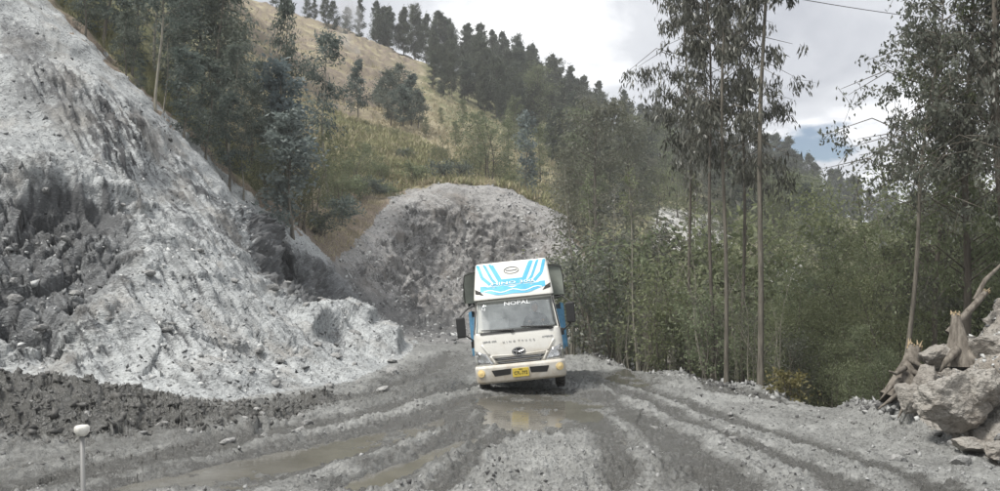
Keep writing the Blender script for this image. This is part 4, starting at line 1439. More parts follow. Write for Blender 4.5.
def tree_mesh(nm, H, cb, rad, nl, per, llen, lwid, trunk_r, seed, leaf, bark, droop=0.6, lean=0.0, up=0.5, clump=0.5, shape='cone', wig=0.05, stems=1, sides=6, tip=True):
    """trunk+limbs mesh and crown mesh of one kind of tree; H height, cb crown base share, rad crown radius"""
    rng = NPR(seed)
    m = MB(); C = []; D = []; SH = []
    for st in range(stems):
        ph = rng.rand() * 6.28
        sl = lean + (0.0 if stems == 1 else rng.uniform(.05, .28))
        hh = H * (1.0 if st == 0 else rng.uniform(.6, .95))
        ox, oy = (0, 0) if stems == 1 else (rng.normal() * .2, rng.normal() * .2)

        def axis(t, ph=ph, sl=sl, hh=hh, ox=ox, oy=oy):
            return np.array([ox + math.cos(ph) * sl * hh * t ** 1.3 + wig * hh * .35 * math.sin(t * 7 + ph), oy + math.sin(ph) * sl * hh * t ** 1.3 + wig * hh * .35 * math.cos(t * 5 + ph), hh * t])
        ts = np.linspace(0, 1, 9)
        flare = [1.35 if t == 0 else 1 for t in ts]
        m.tube([axis(t) - (np.array([0, 0, .3]) if t == 0 else 0) for t in ts], [trunk_r * (1 - .88 * t) * fl + .004 for t, fl in zip(ts, flare)], sides, False)
        for k in range(nl // stems):
            t = cb + (1 - cb) * ((k + rng.rand()) / max(1, nl // stems)) ** 0.9
            t = min(t, .985)
            q = (t - cb) / (1 - cb + 1e-6)
            if shape == 'cone': r = rad * (1 - q) ** .75 * (.55 + .45 * min(1, q * 5)) + .12 * rad
            elif shape == 'round': r = rad * math.sqrt(max(.05, 1 - (1.7 * q - .75) ** 2))
            else: r = rad * (.75 + .25 * math.sin(q * 3.1)) * (1 - .5 * q * q)
            r *= rng.uniform(.55, 1.2)
            an = rng.rand() * 6.28
            b = axis(t)
            d = np.array([math.cos(an), math.sin(an), up * rng.uniform(.3, 1.3)])
            e = b + d * r
            mid = b + d * r * .55 + np.array([0, 0, .08 * r])
            e[2] -= .15 * r * droop
            lr = max(.006, trunk_r * .28 * (1 - .6 * q))
            m.tube([b, mid, e], [lr, lr * .6, .004], 4, False)
            shade = np.clip(rng.normal(.5, .22), 0, 1)
            nlv = max(3, int(per * rng.uniform(.6, 1.4)))
            w = rng.rand(nlv) ** .7
            base = b + (e - b) * (.25 + .8 * w)[:, None]
            sp = clump * r * (.25 + .35 * rng.rand())
            c = base + rng.normal(size=(nlv, 3)) * np.array([1, 1, .75]) * max(sp, .06 * rad)
            dd = rng.normal(size=(nlv, 3)) * .75 + d * .5
            dd[:, 2] -= droop * 1.6
            C.append(c); D.append(dd); SH.append(shade + rng.normal(size=nlv) * .10)
        if tip:
            nlv = per
            c = axis(.97) + rng.normal(size=(nlv, 3)) * np.array([.10 * rad, .10 * rad, .04 * H])
            dd = rng.normal(size=(nlv, 3)); dd[:, 2] += .3 - droop
            C.append(c); D.append(dd); SH.append(np.full(nlv, .6) + rng.normal(size=nlv) * .15)
    C = np.concatenate(C); D = np.concatenate(D); SH = np.concatenate(SH)
    tm = bpy.data.meshes.new('trunk'); tm.from_pydata(m.v, [], m.f); tm.materials.append(bark)
    tm.polygons.foreach_set('use_smooth', [True] * len(tm.polygons)); tm.update()
    return tm, leaf_mesh('crown', C, D, llen, lwid, leaf, rng, SH), H


def plant(kind, proto, x, y, h, label, cat, group=None, rz=0.0, sink=.15, wide=1.0, parts=('trunk', 'crown'), z=None, tilt=0.0):
    tm, cm, H = proto
    g = top_z(x, y) if z is None else z
    r = empty(kind, (x, y, g - sink), rz)
    r.rotation_euler = (tilt, 0, rz)
    s = h / H
    r.scale = (s * wide, s * wide, s)
    tag(r, label, cat, group)
    for nm, me in zip(parts, (tm, cm)):
        o = bpy.data.objects.new(nm, me); link(o, r)
    return r


rr_ = random.Random(11)
# kinds
P_blue = [tree_mesh('b', 9, .18, 1.55, 46, 70, .26, .085, .10, 20 + i, M_leaf_blue, M_bark, .55, 0, .5, .55, 'column') for i in range(4)]
P_thin = [tree_mesh('t', 10, .42, 1.35, 34, 55, .26, .08, .085, 30 + i, M_leaf_blue, M_bark_pale, .6, .02, .6, .5, 'column') for i in range(3)]
P_silver = [tree_mesh('s', 5, .08, .95, 40, 55, .20, .10, .06, 40 + i, M_leaf_silver, M_bark, .35, .03, .9, .6, 'column', .05) for i in range(2)]
P_ridge = [tree_mesh('r', 10, .08, (2.2, 1.9, 2.5, 2.4)[i], 50, 120, .34, .13, .13, 50 + i, M_leaf_dark, M_bark_dark, .1, 0, .75, .5, ('cone', 'cone', 'cone', 'column')[i]) for i in range(4)]
P_field = [tree_mesh('f', 8, .22, 1.7, 42, 70, .32, .12, .11, 60 + i, M_leaf_blue, M_bark, .4, 0, .5, .55, ('column', 'round', 'cone')[i]) for i in range(3)]
P_olive = [tree_mesh('o', 8, .12, 2.1, 50, 75, .25, .10, .12, 70 + i, M_leaf_olive, M_bark_dark, .3, 0, .5, .5, ('round', 'column', 'round')[i]) for i in range(3)]
P_grey = [tree_mesh('g', 11, .15, 2.7, 60, 80, .26, .085, .16, 80 + i, M_leaf_grey, M_bark, .5, 0, .5, .45, 'round') for i in range(2)]
P_shrub = [tree_mesh('h', 3, .06, 1.2, 40, 34, .13, .055, .035, 90 + i, (M_leaf_shrub, M_leaf_olive, M_leaf_shrub, M_leaf_grey)[i], M_bark, .2, 0, .9, .5, 'round', .08, 4, 5) for i in range(4)]
P_sap = [tree_mesh('p', 5, .22, .85, 36, 16, .15, .045, .035, 100 + i, (M_leaf_shrub, M_leaf_grey)[i % 2], M_bark_pale, .3, .06, 1.0, .5, 'column', .10, 3, 5) for i in range(4)]
P_dshrub = [tree_mesh('d', 4, .08, 1.7, 50, 60, .14, .055, .05, 110 + i, M_leaf_olive, M_bark_dark, .4, 0, .7, .5, 'round', .08, 3, 5) for i in range(3)]
P_dtall = [tree_mesh('e', 7, .06, 2.3, 66, 120, .125, .05, .06, 170 + i, (M_leaf_shrub, M_leaf_olive, M_leaf_shrub)[i], M_bark_dark, .4, 0, .7, .45, 'round', .06, 3, 5) for i in range(3)]
P_twig = [tree_mesh('w', 5, .12, .8, 40, 5, .13, .045, .026, 180 + i, (M_leaf_shrub, M_leaf_grey)[i % 2], M_bark_pale, .2, .04, 1.3, .6, 'column', .09, 5, 5) for i in range(3)]
P_gnd = [tree_mesh('k', 1.2, .05, .8, 30, 34, .14, .06, .02, 120 + i, M_leaf_blue if i else M_leaf_shrub, M_bark_dark, .1, 0, .8, .5, 'round', .1, 3, 4) for i in range(2)]


def at(px, Y):
    return raydir(px, 300)[0] / raydir(px, 300)[1] * Y


def by_top(kind, proto, px, top, Y, label, cat, group=None, wide=1.0, sink=.15, minh=.6, **k):
    """stand a tree at bearing px, distance Y, tall enough for its tip to show at photo row top"""
    x = at(px, Y)
    h = max(minh, W(px, top, Y)[2] - top_z(x, Y) + sink)
    return plant(kind, proto, x, Y, h, label, cat, group, rr_.uniform(0, 6.28), sink, wide, **k)


# --- wooded slope above the landslide (upper left)
LB = 'dark blue-green young tree in the dense wood above the pale landslide slope'
GB = 'trees of the wood above the landslide'
LT = 'slim tree with a bare pale stem in the wood above the landslide slope'
spots = [(75, -60, 37), (100, -80, 40), (128, -40, 38), (150, -90, 44), (172, -20, 42), (195, -50, 46), (215, -30, 44), (228, 45, 41), (205, 60, 37.5), (225, 95, 39),
         (182, 50, 36), (160, 20, 37), (118, 10, 35), (248, 85, 44), (262, 112, 43), (240, 110, 40), (140, -20, 50), (90, -20, 46), (180, -60, 55), (60, -110, 42), (35, -140, 40),
         (10, -150, 44), (210, -10, 56), (105, 40, 37), (135, 60, 36), (276, 100, 47), (70, 0, 42), (-40, -170, 40), (-90, -190, 42), (-20, -180, 50), (-140, -220, 44), (160, 70, 41), (195, 100, 40), (232, 30, 60), (258, 60, 52)]
for i, (px, tp, Y) in enumerate(spots):
    if i % 4 == 3:
        by_top('slim_tree', P_thin[i % 3], px, tp, Y, LT, 'tree', 'slim trees of the wood above the landslide', 1.05)
    else:
        by_top('young_tree', P_blue[i % 4], px, tp, Y, LB, 'tree', GB, 1.0 + .3 * rr_.random())
by_top('tree', P_thin[0], 153, -90, 33.2, 'tall slim tree with a straight bare grey stem at the landslide edge', 'tree', None, .8)
by_top('tree', P_blue[1], 283, 0, 50, 'tall narrow dark tree rising beside the terraced field', 'tree', None, .55)
by_top('tree', P_silver[0], 290, 118, 41, 'young silver-blue leaved tree at the upper edge of the landslide', 'tree', None, 1.2)
by_top('tree', P_silver[1], 283, 68, 47, 'silver-blue leaved tree behind a smaller one of the same colour', 'tree', None, 1.1)
by_top('tree', P_thin[1], 323, 32, 58, 'slender dark tree with a bare lower stem left of the grassy slope', 'tree', None, 1.1)
by_top('tree', P_field[2], 355, 60, 92, 'small pointed dark tree alone on the terraced field', 'tree', None, .9)
for i, (px, tp, Y) in enumerate([(312, 140, 52), (300, 160, 47), (262, 150, 42), (335, 165, 60)]):
    by_top('bush', P_dshrub[i % 3], px, tp, Y, 'dark bush at the foot of the wood beside the grassy slope', 'bush', 'bushes at the edge of the wood', .8)
for i, (px, tp, Y) in enumerate([(385, 72, 104), (398, 66, 106), (410, 74, 103), (402, 88, 98), (390, 92, 100), (418, 92, 102), (377, 85, 108)]):
    by_top('tree', P_field[i % 3], px, tp, Y, 'blue-green tree in the clump standing in the middle of the grass slope', 'tree', 'clump of trees on the grass slope', 1.25)
for i, (px, tp, Y) in enumerate([(352, 150, 66), (378, 158, 70), (408, 148, 80), (430, 150, 84), (470, 150, 84), (395, 128, 92), (365, 128, 84), (415, 166, 74), (340, 172, 58), (512, 165, 80), (448, 168, 76), (478, 128, 96)]):
    by_top('bush', P_dshrub[i % 3], px, tp, Y, 'olive bush dotted over the grass slope above the scar', 'bush', 'olive bushes dotted over the grass slope', rr_.uniform(.9, 1.3))
by_top('bush', P_dshrub[0], 493, 118, 80, 'dark rounded bush behind the rim of the grey scar', 'bush', None, 1.0)
by_top('bush', P_dshrub[1], 443, 140, 84, 'olive bush on the green grass slope above the scar', 'bush', None, .9)
by_top('tree', P_silver[0], 527, 117, 84, 'small silver-blue pointed tree on the bare slope right of the scar', 'tree', None, .8)
for i, (px, tp, Y) in enumerate([(440, 108, 112), (462, 100, 118), (480, 112, 112), (425, 118, 100), (455, 122, 96), (508, 120, 100), (540, 128, 96), (515, 98, 118), (480, 145, 86)]):
    by_top('tree', P_olive[i % 3], px, tp, Y, 'olive green tree scattered on the slope below the ridge wood', 'tree', 'scattered trees below the ridge wood', .8)
for i, (px, Y) in enumerate([(350, 62), (372, 64), (392, 66), (340, 56), (418, 70), (460, 72), (382, 72), (322, 50), (505, 72), (440, 71), (362, 76), (403, 80), (345, 70)]):
    plant('bush', P_gnd[i % 2], at(px, Y), Y, rr_.uniform(.8, 1.7), 'low scrubby bush on the grassy slope above the grey scar', 'bush', 'low bushes on the grass slope', rr_.uniform(0, 6), .1, 1.2, ('stem', 'foliage'))

# --- ridge wood
sky = [(355, 0), (385, 6), (400, 12), (430, 14), (455, 26), (470, 30), (480, 22), (520, 38), (545, 60), (560, 62), (600, 88), (650, 106), (700, 125), (750, 136), (785, 142), (800, 150), (830, 172), (850, 182), (900, 195), (1000, 205), (1100, 215)]
sx_, sy_ = [p[0] for p in sky], [p[1] for p in sky]
LR = 'dark evergreen tree in the wood covering the ridge'
n_r = 0
for px in range(362, 1090, 6):
    for row in range(3):
        if n_r >= 280: break
        q = px + rr_.uniform(-6, 6)
        tp = np.interp(q, sx_, sy_) + row * rr_.uniform(16, 26) + rr_.uniform(-7, 9)
        if q < 430 and row: continue
        Y = np.interp(q, [360, 400, 470, 600, 700, 850, 1000], [165, 172, 182, 192, 205, 238, 245]) - row * 20 + rr_.uniform(-6, 4)
        if row and q > 860: continue
        by_top('evergreen_tree', P_ridge[rr_.randrange(4)], q, tp, Y, LR, 'tree', 'trees of the ridge wood', rr_.uniform(.7, 1.05), minh=5)
        n_r += 1
for i, (px, tp) in enumerate([(310, 0), (322, -4), (330, 2), (303, 4), (268, -6), (283, -10), (344, 8)]):
    by_top('tree', P_ridge[i % 4], px, tp, 158, 'dark tree on the skyline above the terraced field', 'tree', 'skyline trees above the terraces', 1.0, minh=4)

# --- middle slope right of the grass, down to the ravine
LM = 'olive green tree crowding the slope between ridge and ravine'
cnt = 0
for Y, y0, y1, step in ((150, 8, 40, 15), (122, 26, 62, 17), (98, 50, 92, 19), (80, 84, 130, 23), (64, 120, 172, 30)):
    for px in np.arange(545 + (0 if Y > 100 else 25), 1060, step):
        q = px + rr_.uniform(-7, 7)
        tp = np.interp(q, sx_, sy_) + rr_.uniform(y0, y1)
        if 585 < q < 690 and Y < 90 and rr_.random() < .3: continue
        by_top('tree', (P_olive + P_ridge[:2] + P_grey[:1])[rr_.randrange(6)], q, tp, Y + rr_.uniform(-7, 7), LM, 'tree', 'trees crowding the middle slope', rr_.uniform(.85, 1.3), minh=3)
        cnt += 1
by_top('tree', P_grey[0], 598, 105, 56, 'large grey-leaved tree behind the lorry at the scar edge', 'tree', None, 1.0)
by_top('tree', P_grey[1], 570, 150, 62, 'loose grey tree leaning over the right rim of the scar', 'tree', None, .8)
by_top('tree', P_grey[1], 632, 125, 60, 'grey-leaved broad tree right of the large one behind the lorry', 'tree', None, .8)

# --- thicket along the right edge of the road
LS_ = 'leafy light green sapling clump in the thicket at the road edge'
i = 0
for Y, xa, xb, st in ((42, 550, 720, 20), (36, 575, 770, 20), (31, 605, 800, 22), (26.5, 660, 850, 24), (23, 705, 870, 26)):
    for px in np.arange(xa, xb, st):
        q = px + rr_.uniform(-6, 6)
        x = at(q, Y)
        if Y > 33:
            tp = rr_.uniform(225, 300)
        else:
            tp = rr_.uniform(245, 345) if q < 740 else rr_.uniform(275, 350)
        pr = P_sap[i % 4] if rr_.random() < .4 else P_shrub[i % 4]
        by_top('sapling' if pr in P_sap else 'shrub', pr, q, tp, Y + rr_.uniform(-.8, 1.5), LS_ if pr in P_sap else 'bushy light green shrub in the thicket at the road edge', 'sapling' if pr in P_sap else 'shrub',
               'saplings of the roadside thicket' if pr in P_sap else 'shrubs of the roadside thicket', rr_.uniform(.9, 1.3), minh=1.2, parts=('stem', 'foliage'))
        i += 1
for i, (px, tp, Y) in enumerate([(790, 290, 24), (815, 270, 25), (840, 240, 26), (862, 255, 23), (878, 280, 21), (905, 235, 25), (935, 215, 26), (830, 320, 22), (858, 330, 20.5), (775, 320, 25),
                                  (800, 230, 32), (850, 200, 33), (890, 190, 32), (930, 180, 30), (965, 190, 28), (760, 240, 34), (720, 250, 36), (985, 160, 27), (1010, 150, 26), (880, 330, 19.3)]):
    by_top('shrub', P_dtall[i % 3], px, tp, Y, 'dense dark green shrub filling the ravine edge left of the mound', 'shrub', 'dark shrubs at the ravine edge', rr_.uniform(.8, 1.0), parts=('stem', 'foliage'))
yb = tree_mesh('y', 1.2, .05, .6, 26, 40, .13, .07, .02, 300, M_leaf_yel, M_bark, .1, 0, .8, .5, 'round', .1, 2, 4)
by_top('shrub', yb, 790, 374, 19.6, 'small yellow-leaved shrub at the right edge of the road', 'shrub', None, 1.1, parts=('stem', 'foliage'))
for i, px in enumerate([600, 618, 640, 655, 672, 690, 705, 735, 748, 775]):
    Y = float(np.interp(px, [600, 680, 760, 800], [31.5, 24.8, 20.8, 19.6])) + .5
    h = rr_.uniform(1.5, 3.4)
    tmx, cmx, H = P_sap[i % 4]
    plant('bare_sapling', (tmx, P_sap[(i + 1) % 4][1], H), at(px, Y), Y, h, 'thin pale stemmed sapling standing right at the road edge', 'sapling', 'thin stems along the road edge', rr_.uniform(0, 6), .1, .6, ('stem', 'foliage'))

for i in range(9):
    q = 570 + i * 17 + rr_.uniform(-6, 6)
    Ye = float(np.interp(q, [600, 680, 760, 800], [31.5, 24.8, 20.8, 19.6]))
    by_top('bare_shrub', P_twig[i % 3], q, rr_.uniform(215, 320), Ye + rr_.uniform(.4, 4), 'spindly shrub of many pale bare stems with few leaves at the road edge', 'shrub', 'spindly bare shrubs along the road edge', rr_.uniform(.8, 1.2), minh=1.5, parts=('stem', 'foliage'))
P_pole = [tree_mesh('q', 9, .45, .75, 26, 18, .17, .05, .05, 140 + i, (M_leaf_grey, M_leaf_shrub, M_leaf_lance)[i], M_bark_pale, .5, .03, .8, .5, 'column', .03, 1, 6) for i in range(3)]
for i in range(10):
    q = 576 + i * 16 + rr_.uniform(-5, 5); Y = rr_.uniform(29, 41)
    by_top('thin_tree', P_pole[i % 3], q, rr_.uniform(165, 235), Y, 'thin straight pole-like tree standing in the thicket right of the lorry', 'tree', 'pole-like trees of the thicket', rr_.uniform(.8, 1.1), minh=4)

# --- the tall trees in front on the right, each built for itself


def tall_tree(name, px0, py0, px1, Y, H, r0, seed, label, cb, rad, nl, per, leaf, bark, droop, llen, lwid, wig=.012, zoff=0.0, Ytop=None, clump=.5, up=.3, cat='tree', flat=None):
    """px0/py0 foot in the photo, px1 where the stem leaves the picture at the top"""
    rng = NPR(seed)
    b = W(px0, py0, Y); b[2] = top_z(b[0], Y) - .2
    tpt = W(px1, 0, Ytop or Y)
    dirv = (tpt - b); dirv = dirv / dirv[2]
    r = empty(name, tuple(b))
    tag(r, label, cat)
    def axis(t):
        h = H * t
        return np.array([dirv[0] * h + wig * H * (math.sin(t * 9 + seed) - math.sin(seed)) * t, dirv[1] * h + wig * H * (math.cos(t * 7 + seed) - math.cos(seed)) * t, h])
    m = MB()
    ts = np.linspace(0, 1, 22)
    m.tube([axis(t) for t in ts], [r0 * (1 - .85 * t) * (1.3 if t == 0 else 1) for t in ts], 10, False)
    limbs = []; C = []; D = []; SH = []
    for k in range(nl):
        t = cb + (1 - cb) * (k + rng.rand()) / nl
        q = (t - cb) / (1 - cb)
        rr = rad * (.5 + .9 * rng.rand()) * (1 - .55 * q)
        an = rng.rand() * 6.28
        a = axis(t)
        dd = np.array([math.cos(an), math.sin(an), up * rng.uniform(.2, 1.8)])
        e = a + dd * rr
        pm = a + dd * rr * .5 + np.array([0, 0, .15 * rr])
        e[2] -= .25 * rr * droop
        m.tube([a, pm, e], [max(.012, r0 * .22 * (1 - .6 * q)), .012, .005], 5, False)
        # twigs hanging off the limb, leaves in bunches along them
        ntw = 5 + int(rr * 3)
        for j in range(ntw):
            w = .25 + .8 * rng.rand()
            s = a + (e - a) * w + rng.normal(size=3) * .05
            tw = rng.normal(size=3) * .45; tw[2] -= droop * .8
            l = rr * rng.uniform(.15, .45) * clump * 2
            t2 = s + tw * l
            m.tube([s, (s + t2) / 2 + rng.normal(size=3) * .03, t2], [.007, .005, .003], 3, False)
            n = max(3, int(per * rng.uniform(.5, 1.5)))
            ww = rng.rand(n)
            C.append(s + (t2 - s) * ww[:, None] + rng.normal(size=(n, 3)) * .07)
            de = rng.normal(size=(n, 3)) * .45; de[:, 2] -= droop * 1.5
            D.append(de); SH.append(np.full(n, rng.rand()) * .6 + rng.rand(n) * .4)
    C = np.concatenate(C); D = np.concatenate(D); SH = np.concatenate(SH)
    m.build('trunk', bark, r, True)
    link(bpy.data.objects.new('crown', leaf_mesh('crown', C, D, llen, lwid, leaf, rng, SH, .5)), r)
    return r


tall_tree('tall_tree', 726, 382, 727, 21.2, 15, .056, 1, 'tall straight grey tree just left of the thickest trunk at the road edge', .36, 1.55, 50, 19, M_leaf_lance, M_bark, 1.0, .21, .046)
tall_tree('tall_tree', 760, 389, 768, 20.2, 16, .072, 2, 'tallest thick grey trunk with drooping leaves at the right road edge', .60, 1.5, 44, 14, M_leaf_lance, M_bark, 1.0, .21, .046)
tall_tree('tall_tree', 714, 372, 708, 24.0, 16, .056, 3, 'tall tree with a dim trunk just behind the two front trunks', .40, 1.9, 50, 19, M_leaf_lance, M_bark_dark, 1.0, .21, .046)
tall_tree('tall_tree', 690, 360, 684, 27, 16, .06, 4, 'tall thin tree with hanging leaves leftmost of the roadside group', .48, 1.7, 36, 17, M_leaf_lance, M_bark_dark, 1.0, .21, .046)
tall_tree('tall_tree', 742, 372, 738, 26, 16, .06, 5, 'tall thin tree seen between the two front trunks', .45, 1.4, 36, 17, M_leaf_lance, M_bark_dark, 1.0, .21, .046)
# right-hand group, smaller rounder leaves
tall_tree('tall_tree', 898, 372, 934, 18.5, 9.6, .062, 6, 'slender leaning tree with sparse small leaves left of the mound', .46, 1.9, 60, 9, M_leaf_grey, M_bark, .5, .11, .055, .02)
tall_tree('tall_tree', 962, 330, 972, 19.5, 11, .10, 7, 'leafy tree growing behind the mound of grey clay', .22, 1.7, 84, 16, M_leaf_shrub, M_bark_dark, .6, .105, .052, .02)
tall_tree('tall_tree', 1012, 330, 1000, 18.0, 12, .13, 8, 'dark tree at the right picture edge with hanging foliage', .34, 1.8, 80, 20, M_leaf_lance, M_bark_dark, .9, .15, .045, .02)
tall_tree('tall_tree', 930, 340, 955, 24, 11, .09, 9, 'thin tree behind the mound crossing the slender leaning one', .28, 1.8, 70, 17, M_leaf_grey, M_bark_dark, .6, .115, .055, .02)
tall_tree('tall_tree', 1060, 330, 1050, 19, 12, .12, 10, 'dark tree just beyond the right picture edge', .3, 2.0, 60, 16, M_leaf_grey, M_bark_dark, .6, .12, .055, .02)

# --- grass
def blades(name, pts, per, h, w, mat, seed, spread):
    rng = NPR(seed)
    n = len(pts)
    C = np.repeat(pts, per, 0) + rng.normal(size=(n * per, 3)) * np.array([spread, spread, .02])
    D = rng.normal(size=(n * per, 3)) * .42; D[:, 2] = 1
    me = leaf_mesh(name, C, D, np.repeat(h * (.5 + rng.rand(n)), per), w, mat, rng, np.repeat(rng.rand(n), per) * .7 + rng.rand(n * per) * .3, .9)
    o = bpy.data.objects.new(name, me); link(o)
    o['kind'] = 'stuff'
    return o


rg = NPR(77)
w_grass = (CLS == 4) & (s_ls < -17) & (s_rd < -10) & (s_sc < -10) & (s_md < -12)
strip_m = w_grass & (bare < .5) & (s_ls > -60) & (RR < 48) & (PX2 < 350) & (XG < -3)
blades('green_grass', surf_points(strip_m, 2600, rg)[0], 12, .45, .03, M_grass, 1, .14)
mid_m = w_grass & (YG > 48) & (YG < 95) & (PX2 > 320) & (PX2 < 570) & (PY2 > 90) & (bare < .4)
blades('green_tussocks', surf_points(mid_m & (dry < .6), 3600, rg)[0], 9, .55, .10, M_grass, 2, .25)
blades('dry_tussocks', surf_points(w_grass & (YG > 48) & (YG < 140) & (bare < .4) & (PX2 > 230) & (PX2 < 580), 4600, rg)[0], 8, .5, .10, M_straw, 3, .28)
blades('dry_scrub', surf_points(w_grass & (bare > .3) & (YG > 30) & (YG < 75), 700, rg)[0], 8, .32, .04, M_straw, 4, .2)
blades('roadside_weeds', surf_points(w_grass & (XG > 2) & (YG > 14) & (YG < 44) & (s_rd > -45), 2600, rg)[0], 12, .42, .03, M_grass, 5, .2)


# where a few look-alikes stand apart, say which is which
ORD = ['leftmost', 'second', 'third', 'fourth', 'fifth', 'sixth', 'seventh', 'eighth', 'ninth', 'tenth', 'eleventh', 'twelfth', 'thirteenth', 'fourteenth']
for gname, lab in (('skyline trees above the terraces', '%s dark skyline tree above the terraced field'), ('clump of trees on the grass slope', '%s blue-green tree in the clump on the grass slope'),
                   ('scattered trees below the ridge wood', '%s olive tree scattered on the slope below the ridge wood'), ('bushes at the edge of the wood', '%s dark bush along the foot of the wood by the grassy slope'),
                   ('low bushes on the grass slope', '%s low scrubby bush on the grassy slope above the grey scar'), ('olive bushes dotted over the grass slope', '%s olive bush dotted over the grass slope above the scar'), ('thin stems along the road edge', '%s thin pale stemmed sapling right at the road edge'),
                   ('slim trees of the wood above the landslide', '%s slim pale-stemmed tree in the wood above the landslide')):
    mem = [o for o in bpy.data.objects if o.get('group') == gname]
    mem.sort(key=lambda o: o.location.x / max(1, o.location.y))
    for k, o in enumerate(mem[:14]):
        o['label'] = lab % (ORD[k] + (' from the left,' if k else ','))

# ------------------------------------------------------------------ stones, boulders, stumps
def stone_mesh(name, seed, sub=2, flat=.7, rough=.35, mat=None):
    rng = random.Random(seed)
    bm = bmesh.new(); bmesh.ops.create_icosphere(bm, subdivisions=sub, radius=1)
    cuts = [(Vector((rng.gauss(0, 1), rng.gauss(0, 1), rng.gauss(0, 1))).normalized(), rng.uniform(.5, .85)) for _ in range(9)]
    for v in bm.verts:
        p = v.co.copy()
        for n, d in cuts:
            k = p.dot(n)
            if k > d: p -= n * (k - d) * .92
        q = np.array([p.x, p.y, p.z]) * 2.2 + seed
        w = float(fbm(q[0:1], q[1:2], q[2:3], 4, .6)[0])
        p *= 1 + rough * w
        v.co = (p.x, p.y * .85, p.z * flat)
    me = bpy.data.meshes.new(name); bm.to_mesh(me); bm.free()
    me.attributes.new('damp_shade', 'FLOAT', 'POINT')
    me.materials.append(mat or M_rock)
    return me


def boulder(px, py, Y, sx, sy, sz, seed, label, sub=4, rz=0.0, name='boulder', tilt=(0, 0), zoff=0.0, mat=None):
    p = W(px, py, Y)
    me = stone_mesh(name, seed, sub, 1.0, .30, mat or M_mound)
    o = bpy.data.objects.new(name, me); link(o)
    o.location = (p[0], p[1], p[2] + zoff); o.scale = (sx, sy, sz); o.rotation_euler = (tilt[0], tilt[1], rz)
    tag(o, label, 'boulder')
    return o


boulder(952, 402, 13.9, .56, .55, .46, 3, 'largest pale boulder with a dark hollow underside at the foot of the mound', 5, .3)
boulder(980, 392, 14.0, .42, .45, .48, 8, 'rough grey boulder leaning on the right of the largest one', 5, 1.0)
boulder(908, 396, 15.2, .22, .26, .32, 5, 'smooth tapering boulder at the left foot of the mound', 4, .4)
boulder(928, 384, 15.3, .28, .3, .36, 9, 'muddy boulder between the smooth one and the largest one', 4, .8)
boulder(972, 446, 13.2, .42, .3, .12, 12, 'flat pale slab lying in front of the largest boulder', 4, .2)
boulder(1000, 452, 12.9, .35, .3, .16, 15, 'flat grey slab at the right picture edge below the mound', 4, .9)
boulder(995, 355, 15.6, .6, .6, .5, 18, 'clay covered block high on the mound at the right edge', 4, .5)
boulder(684, 356, 28.2, .75, .6, .42, 33, 'pale lump of clay half hidden among the thicket stems', 4, .4)
boulder(936, 358, 15.9, .36, .4, .3, 21, 'pale block under the upright tree stump', 4, .1)


def wood(name, pts, rad, label, cat, mat=M_stump, n=14, seed=0, jag=True):
    """a stump or log: knobbly tube with a splintered end"""
    rng = random.Random(seed)
    m = MB(); P_ = [Vector(p) for p in pts]
    v = []; f = []
    # resample
    Q = []; Rr = []
    for i in range(len(P_) - 1):
        for k in range(4):
            t = k / 4; Q.append(P_[i].lerp(P_[i + 1], t)); Rr.append(lerp(rad[i], rad[i + 1], t))
    Q.append(P_[-1]); Rr.append(rad[-1])
    up = Vector((0.3, 1, .1)).normalized()
    lob = [rng.uniform(.75, 1.3) for _ in range(n)]
    for i, p in enumerate(Q):
        t = (Q[min(i + 1, len(Q) - 1)] - Q[max(i - 1, 0)]).normalized()
        a = t.cross(up).normalized(); b = a.cross(t).normalized()
        for k in range(n):
            q = 2 * math.pi * k / n
            r = Rr[i] * lerp(lob[k], 1.0, i / len(Q) * .7) * rng.uniform(.93, 1.07)
            e = p + (a * math.cos(q) + b * math.sin(q)) * r
            if i == len(Q) - 1 and jag: e += t * rng.uniform(-.3, 1.0) * Rr[i] * 1.2
            v.append(e)
    for i in range(len(Q) - 1):
        for k in range(n): f.append((i * n + k, i * n + (k + 1) % n, (i + 1) * n + (k + 1) % n, (i + 1) * n + k))
    c = len(v); v.append(Q[-1] - (Q[-1] - Q[-2]) * .4)
    for k in range(n): f.append(((len(Q) - 1) * n + k, (len(Q) - 1) * n + (k + 1) % n, c))
    m.add(v, f)
    root = empty(name, tuple(P_[0]))
    tag(root, label, cat)
    o = m.build('trunk', mat, root, True); o.matrix_parent_inverse = Matrix.Translation(-P_[0])
    m = MB()
    for k in range(n):
        e = v[(len(Q) - 1) * n + k]
        tdir = (Q[-1] - Q[-2]).normalized()
        m.tube([e - tdir * .02, e + tdir * rng.uniform(.2, .9) * Rr[-1] + Vector((rng.gauss(0, 1), rng.gauss(0, 1), rng.gauss(0, 1))) * Rr[-1] * .25], [Rr[-1] * .22, .004], 4)
    o = m.build('splintered_end', M_split, root); o.matrix_parent_inverse = Matrix.Translation(-P_[0])
    return root


def roots(parent, pts_list, rad, mat=M_stump):
    loc = Vector(parent.location)
    for pts in pts_list:
        m = MB(); m.tube(pts, [rad * (1 - .8 * i / (len(pts) - 1)) for i in range(len(pts))], 7)
        o = m.build('root', mat, parent, True); o.matrix_parent_inverse = Matrix.Translation(-loc)


